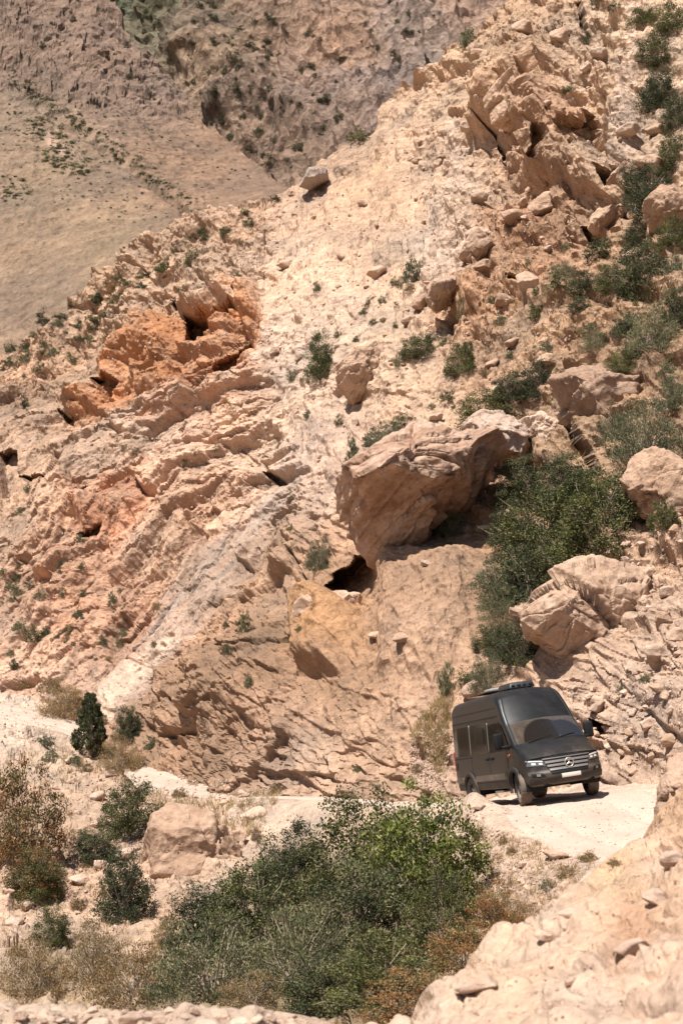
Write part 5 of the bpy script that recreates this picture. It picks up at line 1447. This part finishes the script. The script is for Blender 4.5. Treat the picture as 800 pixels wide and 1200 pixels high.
def in_quad(x, z, q):
    return sdf_poly(np.asarray(x), np.asarray(z), q) < -0.012
FWIN = [(0.16, 1.36), (1.72, 1.36), (1.66, 1.52), (1.30, 1.98), (1.06, 2.06), (0.16, 2.06)]     # front door window (x, z)
def body_keep(cx, cy, cz):
    keep = np.ones(cx.shape, bool)
    for w in WHEELS: keep &= ~((np.hypot(cx - w, cz - 0.40) < ARCH) & (np.abs(cy) > 0.6))
    keep &= ~(in_quad(cx, cz, FWIN) & (np.abs(cy) > 0.8))
    return keep
q = grid_quads(*VB.shape[:2]); flat = VB.reshape(-1, 3); ctr = flat[q].mean(1)
keep = body_keep(ctr[:, 0], ctr[:, 1], ctr[:, 2])
Xq = np.repeat(Xs[:-1] * 0.5 + Xs[1:] * 0.5, VB.shape[1] - 1)
yq = ctr[:, 1]
colq = np.tile(np.arange(VB.shape[1] - 1), len(Xs) - 1)
top_lo, top_hi = NS + 4, 2 * nh - 1 - NS - 5
ws = (Xq > 1.62) & (Xq < 2.10) & (colq > NS + NA - 1) & (colq < 2 * nh - 2 - NS - NA)
keep &= ~ws
q = q[keep]
# nose: fascia closing the last section, and the rear end
def fascia(yy, zz):
    """front surface x at (y, z)"""
    xp = np.interp(zz, [0.34, 0.45, 0.56, 0.68, 0.76, 0.84, 1.07, 1.2], [2.82, 2.95, 3.01, 3.01, 2.965, 2.95, 2.90, 2.86])
    return xp - 0.36 * np.abs(yy) ** 3.0 - 0.06 * np.abs(yy) ** 2
verts = [flat]; faces = [q]; base = len(flat)
ny, nz = 60, 30
yf = np.linspace(-1, 1, ny)
ztop = v_top(2.9) + 0.03 * (1 - np.clip(np.abs(yf) / 0.85, 0, 1) ** 2)
zg = 0.40 + (np.minimum(ztop, 1.10)[None] - 0.40) * np.linspace(0, 1, nz)[:, None]
wid = np.interp(zg, [0.40, 0.5, 0.7, 0.95, 1.07], [0.86, 0.93, 0.955, 0.95, 0.94])
yg = yf[None] * wid
FG = np.stack([fascia(yg, zg), yg, zg], -1)
back_ = FG.copy(); back_[..., 0] = np.minimum(FG[..., 0] - 0.02, 2.6)
verts.append(FG.reshape(-1, 3)); faces.append(grid_quads(nz, ny) + base); base += ny * nz
# bridge strip from fascia border backwards, hides the seam to the body
rim_ = np.concatenate([FG[:, 0], FG[-1, 1:-1], FG[::-1, -1]]); rb_ = rim_.copy(); rb_[:, 0] -= 0.34; rb_[:, 1] *= 1.015; rb_[:, 2] += 0.006
st2 = np.stack([rim_, rb_], 0); verts.append(st2.reshape(-1, 3)); faces.append(grid_quads(*st2.shape[:2]) + base); base += st2.shape[0] * st2.shape[1]
R0 = VB[0]; n0 = len(R0); cR = R0.copy(); cR[:, 1] *= 0.0; cR[:, 0] -= 0.01
st3 = np.stack([R0, np.stack([R0[:, 0] - 0.01, R0[:, 1] * 0.0, R0[:, 2]], 1)], 0); verts.append(st3.reshape(-1, 3)); faces.append(grid_quads(2, n0) + base); base += 2 * n0
van = bpy.data.objects.new('camper_van', None); COL.objects.link(van); van.matrix_world = VAN_M
tag(van, 'dusty dark grey high roof camper van tilting on the dirt track', 'van')
def vpart(name, V_, F_, mat, parent=None, smooth=True):
    o = link(name, mesh_np(name, np.asarray(V_, float), np.asarray(F_), None, smooth), mat, parent or van); return o
body = vpart('body', np.concatenate(verts), np.concatenate(faces), M_PAINT)

def box_geo(c, s, rot=None):
    v = np.array([(a, b, d) for a in (-1, 1) for b in (-1, 1) for d in (-1, 1)], float) * np.array(s) * 0.5
    if rot is not None: v = v @ np.array(rot).T
    f = np.array([(0, 1, 3, 2), (4, 6, 7, 5), (0, 4, 5, 1), (2, 3, 7, 6), (0, 2, 6, 4), (1, 5, 7, 3)])
    return v + np.array(c), f
def bevel_box(name, c, s, mat, r=0.03, parent=None, rot=None, seg=3, shape=None):
    bm = bmesh.new(); bmesh.ops.create_cube(bm, size=1.0)
    for v in bm.verts: v.co = Vector((v.co.x * s[0], v.co.y * s[1], v.co.z * s[2]))
    if shape:
        for v in bm.verts: v.co = Vector(shape(*v.co))
    bmesh.ops.bevel(bm, geom=bm.edges[:] + bm.verts[:], offset=r, segments=seg, profile=0.5, affect='EDGES')
    if rot is not None: bmesh.ops.rotate(bm, verts=bm.verts, matrix=rot)
    bmesh.ops.translate(bm, verts=bm.verts, vec=Vector(c))
    me = bpy.data.meshes.new(name); bm.to_mesh(me); bm.free()
    for p in me.polygons: p.use_smooth = True
    return link(name, me, mat, parent or van)
def multi(name, geos, mat, parent=None, smooth=False):
    VV, FF, k = [], [], 0
    for v, f in geos: VV.append(v); FF.append(np.asarray(f) + k); k += len(v)
    return vpart(name, np.concatenate(VV), np.concatenate(FF), mat, parent, smooth)

def side_xy(x, z, sgn, off):
    y = v_half(x) * v_side(z) + off
    return np.stack([x - v_bow(x, y), sgn * y, z], -1)
def side_patch(name, corners, sgn, mat, off=0.006, n=(14, 10), parent=None, rimd=0.02):
    """panel following the body side; corners (x,z): lower rear, lower front, upper front, upper rear"""
    a, b, c, d = [np.array(p, float) for p in corners]
    u = np.linspace(0, 1, n[0])[None, :, None]; w = np.linspace(0, 1, n[1])[:, None, None]
    xz = (1 - w) * ((1 - u) * a + u * b) + w * ((1 - u) * d + u * c)
    G = side_xy(xz[..., 0], xz[..., 1], sgn, off)
    VV = [G.reshape(-1, 3)]; FF = [grid_quads(n[1], n[0])]
    rim = np.concatenate([G[0], G[1:, -1], G[-1, ::-1][1:], G[::-1, 0][1:]]); rb = rim.copy(); rb[:, 1] -= sgn * rimd
    s = np.stack([rim, rb], 0); VV.append(s.reshape(-1, 3)); FF.append(grid_quads(2, len(rim)) + n[0] * n[1])
    return vpart(name, np.concatenate(VV), np.concatenate(FF), mat, parent)
def nose_patch(name, corners, mat, off=0.01, n=(14, 8), parent=None, rimd=0.03):
    a, b, c, d = [np.array(p, float) for p in corners]          # (y,z) lower right.. order free
    u = np.linspace(0, 1, n[0])[None, :, None]; w = np.linspace(0, 1, n[1])[:, None, None]
    yz = (1 - w) * ((1 - u) * a + u * b) + w * ((1 - u) * d + u * c)
    G = np.stack([fascia(yz[..., 0], yz[..., 1]) + off, yz[..., 0], yz[..., 1]], -1)
    VV = [G.reshape(-1, 3)]; FF = [grid_quads(n[1], n[0])]
    rim = np.concatenate([G[0], G[1:, -1], G[-1, ::-1][1:], G[::-1, 0][1:]]); rb = rim.copy(); rb[:, 0] -= rimd
    s = np.stack([rim, rb], 0); VV.append(s.reshape(-1, 3)); FF.append(grid_quads(2, len(rim)) + n[0] * n[1])
    return vpart(name, np.concatenate(VV), np.concatenate(FF), mat, parent)
# windscreen
uX = np.linspace(1.585, 2.13, 16); uy = np.linspace(-1, 1, 30)
W = np.zeros((16, 30, 3))
for i, X in enumerate(uX):
    yc = v_half(X) * v_side(v_top(X) - v_rad(X)) - v_rad(X)
    y = uy * (yc - 0.005)
    W[i] = np.stack([X - v_bow(X, y) + 0.008, y, v_top(X) + np.interp(X, [-2.9, 0.9, 1.3, 2.2], [0.045, 0.05, 0.06, 0.05]) * (1 - (y / yc) ** 2) + 0.008], 1)
wsp = vpart('windscreen', W.reshape(-1, 3), grid_quads(16, 30), M_WIND)
# wipers
for (y0, y1) in ((-0.62, 0.02), (0.02, 0.66)):
    p0 = np.array([2.17 - v_bow(2.17, y0), y0, 1.47]); p1 = np.array([2.08 - v_bow(2.08, y1), y1, 1.575])
    v, f = tubes([([p0, (p0 + p1) / 2 + [0.012, 0, 0.01], p1], [0.012, 0.010, 0.008])], 5)
    vpart('wiper', v, f, M_BLACK)
for sgn, nm in ((-1, 'r'), (1, 'l')):
    # glass
    side_patch('front_door_window', [(0.16, 1.36), (1.74, 1.36), (1.20, 2.08), (0.16, 2.08)], sgn, M_SIDEGLASS, 0.004, (24, 14))
    sw = side_patch('sliding_door_window', [(-1.30, 1.36), (0.02, 1.36), (0.02, 2.13), (-1.30, 2.13)], sgn, M_TINT, 0.008)
    side_patch('opening_frame', [(-0.86, 1.58), (-0.16, 1.58), (-0.16, 2.04), (-0.86, 2.04)], sgn, M_CLAD, 0.020, parent=sw)
    side_patch('opening_pane', [(-0.80, 1.63), (-0.22, 1.63), (-0.22, 1.99), (-0.80, 1.99)], sgn, M_TINT, 0.026, parent=sw)
    side_patch('rear_side_window', [(-2.80, 1.38), (-1.42, 1.36), (-1.42, 2.13), (-2.80, 2.13)], sgn, M_TINT, 0.009)
    # bright strips built in for the reflection on the sliding door's edges
    side_patch('edge_glint_strip', [(-1.395, 1.34), (-1.365, 1.34), (-1.365, 2.16), (-1.395, 2.16)], sgn, M_CHROME, 0.014, (2, 10))
    side_patch('edge_glint_strip', [(0.10, 1.36), (0.13, 1.36), (0.13, 2.13), (0.10, 2.13)], sgn, M_CHROME, 0.012, (2, 10))
    side_patch('quarter_divider', [(1.06, 1.36), (1.09, 1.36), (1.09, 2.12), (1.06, 2.12)], sgn, M_CLAD, 0.010, (2, 10))
    # panel seams
    for x0, z0, z1 in ((-1.36, 0.50, 1.32), (0.06, 0.46, 2.20), (1.60, 0.90, 1.34), (-1.36, 2.17, 2.22)):
        side_patch('panel_seam', [(x0 - 0.008, z0), (x0 + 0.008, z0), (x0 + 0.008, z1), (x0 - 0.008, z1)], sgn, M_SEAM, 0.003, (2, 12))
    side_patch('slide_rail', [(-2.85, 1.285), (-1.36, 1.285), (-1.36, 1.325), (-2.85, 1.325)], sgn, M_SEAM, 0.004, (20, 2))
    side_patch('gutter_strip', [(-2.9, 2.235), (0.95, 2.235), (0.95, 2.262), (-2.9, 2.262)], sgn, M_CLAD, 0.016, (30, 2))
    side_patch('gutter_strip', [(-2.9, 2.455), (0.9, 2.455), (0.9, 2.47), (-2.9, 2.47)], sgn, M_CLAD, 0.010, (30, 2))
    # lower rub strips between the wheels
    for x0, x1 in ((-2.9, -2.24), (-1.18, 1.42)):
        side_patch('rub_strip', [(x0, 0.66), (x1, 0.66), (x1, 0.80), (x0, 0.80)], sgn, M_DUSTY, 0.022, (26, 4))
        side_patch('sill_panel', [(x0, 0.45), (x1, 0.45), (x1, 0.62), (x0, 0.62)], sgn, M_CLAD, 0.010, (26, 4))
    # wheel arch lips
    for w in WHEELS:
        ph = np.linspace(math.radians(-14), math.radians(194), 40)
        rows = []
        for rr_, off in ((ARCH - 0.03, 0.0), (ARCH - 0.025, 0.055), (ARCH + 0.055, 0.050), (ARCH + 0.075, 0.0)):
            x = w + rr_ * np.cos(ph); z = np.maximum(0.40 + rr_ * np.sin(ph), 0.30)
            zc_ = np.clip(z, 0.42, 3)
            rows.append(side_xy(x, zc_, sgn, off)); rows[-1][:, 2] = z
        G = np.stack(rows, 0); vpart('wheel_arch', G.reshape(-1, 3), grid_quads(4, 40), M_CLAD)
        # dark liner behind
        x = w + (ARCH - 0.01) * np.cos(ph); z = 0.40 + (ARCH - 0.01) * np.sin(ph)
        G = np.stack([np.stack([x, 0 * x + sgn * 0.97, z], 1), np.stack([x, 0 * x + sgn * 0.50, z], 1)], 0)
        vpart('wheel_liner', G.reshape(-1, 3), grid_quads(2, 40), M_BLACK)
    for x0 in (-0.06, 0.30):
        side_patch('door_handle', [(x0 - 0.09, 1.17), (x0 + 0.07, 1.17), (x0 + 0.07, 1.235), (x0 - 0.09, 1.235)], sgn, M_BLACK, 0.035, (4, 3))
    side_patch('side_indicator', [(1.66, 1.20), (1.80, 1.20), (1.80, 1.26), (1.66, 1.26)], sgn, M_ORANGE, 0.02, (4, 3))
    side_patch('fuel_flap' if sgn > 0 else 'socket_flap', [(-2.82, 1.02), (-2.62, 1.02), (-2.62, 1.22), (-2.82, 1.22)], sgn, M_CLAD, 0.012, (6, 6))
    # mirrors
    m_ = bevel_box('mirror', (1.60, sgn * 1.21, 1.60), (0.15, 0.24, 0.40), M_BLACK, 0.05, rot=Matrix.Rotation(sgn * -0.15, 3, 'Z'))
    bevel_box('mirror_arm', (1.66, sgn * 1.04, 1.44), (0.11, 0.26, 0.08), M_BLACK, 0.03)
    # tall rear lamp
    bevel_box('tail_lamp', (-2.90, sgn * 0.93, 1.15), (0.10, 0.10, 0.75), simple_mat('tail_red', (0.25, 0.01, 0.01), 0.3), 0.03)
    # headlights
    s = sgn
    hl = nose_patch('headlight', [(s * 0.55, 0.865), (s * 0.95, 0.90), (s * 0.95, 1.045), (s * 0.62, 1.0)], M_LAMPGLASS, 0.014)
    nose_patch('lamp_strip', [(s * 0.60, 0.966), (s * 0.94, 1.008), (s * 0.94, 1.040), (s * 0.62, 0.994)], M_LAMP, 0.026, parent=hl)
    nose_patch('lamp_lens', [(s * 0.62, 0.905), (s * 0.70, 0.91), (s * 0.70, 0.955), (s * 0.63, 0.950)], M_LAMP, 0.022, (5, 5), parent=hl)
    nose_patch('lamp_lens', [(s * 0.76, 0.915), (s * 0.85, 0.92), (s * 0.85, 0.972), (s * 0.77, 0.965)], M_LAMP, 0.022, (5, 5), parent=hl)
    # fog lamp pocket
    fp = nose_patch('fog_lamp_recess', [(s * 0.60, 0.60), (s * 0.88, 0.62), (s * 0.90, 0.72), (s * 0.66, 0.70)], M_BLACK, 0.006)
    nose_patch('fog_lamp', [(s * 0.72, 0.628), (s * 0.80, 0.632), (s * 0.80, 0.69), (s * 0.72, 0.685)], M_CHROME, 0.02, (5, 5), parent=fp)
# grille
gr = nose_patch('grille', [(-0.48, 0.715), (0.48, 0.715), (0.62, 1.03), (-0.62, 1.03)], M_BLACK, 0.012, (24, 10))
for zc, w in ((0.765, 0.49), (0.855, 0.525), (0.945, 0.565)):
    nose_patch('grille_bar', [(-w, zc - 0.026), (w, zc - 0.026), (w + 0.012, zc + 0.026), (-w - 0.012, zc + 0.026)], M_CHROME, 0.03, (24, 3), parent=gr)
nose_patch('grille_surround', [(-0.60, 1.015), (0.60, 1.015), (0.615, 1.037), (-0.615, 1.037)], M_CHROME, 0.022, (24, 2), parent=gr)
# three pointed star in a ring
em = np.array([fascia(np.array(0.0), np.array(0.87)) + 0.055, 0, 0.875])
ph = np.linspace(0, 2 * np.pi, 33)
pts = np.stack([em[0] + 0 * ph, 0.108 * np.cos(ph), em[2] + 0.108 * np.sin(ph)], 1)
v, f = tubes([(pts, np.full(33, 0.014))], 6)
star = vpart('emblem_ring', v, f, M_STAR, gr)
geo = []
for kx in range(3):
    a = math.pi / 2 + kx * 2 * math.pi / 3
    tip = np.array([0, math.cos(a), math.sin(a)]) * 0.10; l_ = np.array([0, math.cos(a + math.pi / 3), math.sin(a + math.pi / 3)]) * 0.022; r_ = np.array([0, math.cos(a - math.pi / 3), math.sin(a - math.pi / 3)]) * 0.022
    c0 = np.array([0.014, 0, 0.0])
    geo.append((np.array([em + c0, em + r_, em + tip, em + l_]), [(0, 1, 2, 2), (0, 2, 3, 3)]))
multi('emblem_star', [(g, np.array([(0, 1, 2), (0, 2, 3)])) for g, _ in geo], M_STAR, gr)
nose_patch('bumper', [(-0.95, 0.44), (0.95, 0.44), (0.95, 0.60), (-0.95, 0.60)], M_CLAD, 0.012, (40, 6))
nose_patch('lower_intake', [(-0.46, 0.645), (0.46, 0.645), (0.50, 0.715), (-0.50, 0.715)], M_BLACK, 0.006, (20, 4))
nose_patch('number_plate', [(-0.24, 0.535), (0.24, 0.535), (0.24, 0.635), (-0.24, 0.635)], M_PLATE, 0.035, (6, 4))
bevel_box('skid_plate', (2.55, 0, 0.42), (0.6, 1.3, 0.06), M_BLACK, 0.02)
bevel_box('underbody', (0.1, 0, 0.47), (4.6, 1.2, 0.16), M_BLACK, 0.03)
bevel_box('side_step', (0.35, -0.86, 0.36), (0.62, 0.2, 0.05), M_CHROME, 0.015)
for w in WHEELS:
    bevel_box('axle', (w, 0, 0.40), (0.14, 1.5, 0.14), M_BLACK, 0.03)
# hood seam, roof seam
def top_line(name, X0, X1, yfun, mat, r=0.008, n=20, dz=0.004):
    Xl = np.linspace(X0, X1, n); pts = []
    for X in Xl:
        y = yfun(X); yc = v_half(X) * v_side(v_top(X) - v_rad(X)) - v_rad(X)
        pts.append((X - v_bow(X, y), y, v_top(X) + 0.05 * (1 - min(1, abs(y) / yc) ** 2) + dz))
    v, f = tubes([(pts, np.full(n, r))], 5); return vpart(name, v, f, mat)
for s in (-1, 1):
    top_line('windscreen_edge', 0.75, 2.14, lambda X, s=s: s * (v_half(X) * v_side(v_top(X) - v_rad(X)) - v_rad(X) + 0.01), M_CLAD, 0.018, 30)
# roof: air conditioner, flat solar panel, antenna
bevel_box('roof_air_conditioner', (0.05, 0.05, 2.97), (1.0, 0.74, 0.18), M_AC, 0.06, shape=lambda x, y, z: (x * (0.86 if z > 0 else 1), y * (0.86 if z > 0 else 1), z))
for k_ in range(4):
    bevel_box('conditioner_vent', (0.53 - 0.02, -0.20 + 0.16 * k_, 2.965), (0.06, 0.09, 0.05), M_BLACK, 0.01)
bevel_box('solar_panel', (-1.55, 0, 2.925), (1.5, 1.1, 0.04), M_TINT, 0.012)
bevel_box('roof_vent', (-1.1, -0.1, 2.99), (0.5, 0.5, 0.09), M_PANEL, 0.03)
v, f = tubes([([(1.02, 0.0, 2.70), (0.97, 0, 2.84), (0.80, 0.0, 3.06)], [0.018, 0.010, 0.006])], 6); vpart('antenna', v, f, M_BLACK)
# interior
bevel_box('dashboard', (1.72, 0, 1.25), (0.55, 1.6, 0.30), M_INT, 0.06)
bevel_box('cab_floor', (0.9, 0, 0.62), (1.9, 1.7, 0.06), M_INT, 0.01)
bevel_box('bulkhead', (-0.25, 0, 1.5), (0.05, 1.75, 2.2), M_INT, 0.01)
for s in (-1, 1):
    st_ = bevel_box('cab_seat', (0.75, s * 0.48, 1.02), (0.5, 0.5, 0.18), M_SEAT, 0.05)
    bevel_box('seat_back', (0.50, s * 0.48, 1.42), (0.16, 0.5, 0.66), M_SEAT, 0.06, parent=st_)
    bevel_box('headrest', (0.46, s * 0.48, 1.86), (0.12, 0.28, 0.18), M_SEAT, 0.04, parent=st_)
ph = np.linspace(0, 2 * np.pi, 25); e1_ = np.array([0, 1, 0]); e2_ = np.array([-0.55, 0, 0.83])
pts = np.array([1.36, 0.48, 1.46]) + 0.20 * (np.cos(ph)[:, None] * e1_ + np.sin(ph)[:, None] * e2_)
v, f = tubes([(pts, np.full(25, 0.017))], 6); vpart('steering_wheel', v, f, M_SEAT)
# wheels
def wheel_meshes():
    prof = [(0.235, -0.10), (0.30, -0.125), (0.345, -0.125), (0.372, -0.105), (0.385, -0.06), (0.385, 0.06), (0.372, 0.105), (0.345, 0.125), (0.30, 0.125), (0.235, 0.10)]
    n = 64; a = np.linspace(0, 2 * np.pi, n, endpoint=False)
    V_ = []
    for j, (r, y) in enumerate(prof):
        tread = 0.012 * ((np.arange(n) % 2) * 2 - 1) if 3 <= j <= 6 else 0
        V_.append(np.stack([(r + tread) * np.cos(a), 0 * a + y, (r + tread) * np.sin(a)], 1))
    V_ = np.concatenate(V_); m = len(prof)
    i = np.arange(m * n).reshape(m, n); j = np.roll(i, -1, 1)
    F_ = np.stack([i[:-1], i[1:], j[1:], j[:-1]], -1).reshape(-1, 4)
    tyre = mesh_np('tyre', V_, F_, None, True); tyre.materials.append(M_TYRE)
    geos = []
    # rim barrel, dished disc with six spokes, hub  (outside is -y)
    def lathe(prof, n=32):
        a = np.linspace(0, 2 * np.pi, n, endpoint=False)
        V_ = np.concatenate([np.stack([r * np.cos(a), 0 * a + y, r * np.sin(a)], 1) for r, y in prof]); i = np.arange(len(prof) * n).reshape(-1, n); j = np.roll(i, -1, 1)
        return V_, np.stack([i[:-1], i[1:], j[1:], j[:-1]], -1).reshape(-1, 4)
    geos.append(lathe([(0.24, -0.105), (0.225, -0.11), (0.215, -0.06), (0.21, 0.1)]))
    geos.append(lathe([(0.212, -0.02), (0.10, -0.015), (0.001, -0.015)]))
    geos.append(lathe([(0.075, -0.02), (0.070, -0.085), (0.045, -0.095), (0.001, -0.095)]))
    for k in range(6):
        t = k * math.pi / 3
        R_ = np.array([[math.cos(t), 0, -math.sin(t)], [0, 1, 0], [math.sin(t), 0, math.cos(t)]])
        v, f = box_geo((0.142, -0.055, 0), (0.16, 0.045, 0.062)); geos.append((v @ R_.T, f))
    VV, FF, k = [], [], 0
    for v, f in geos: VV.append(v); FF.append(np.asarray(f) + k); k += len(v)
    rim = mesh_np('rim', np.concatenate(VV), np.concatenate(FF), None, False); rim.materials.append(M_RIM)
    return tyre, rim
TY, RI = wheel_meshes()
for w in WHEELS:
    for s in (-1, 1):
        wh = link('wheel', TY, None, van)
        wh.location = (w, s * 0.88, 0.40); wh.scale = (1.04, 1.08, 1.04)
        steer = math.radians(-9) if w > 0 else 0
        wh.rotation_euler = (0, 0.3 * w + s, steer + (math.pi if s > 0 else 0))
        link('rim', RI, None, wh)
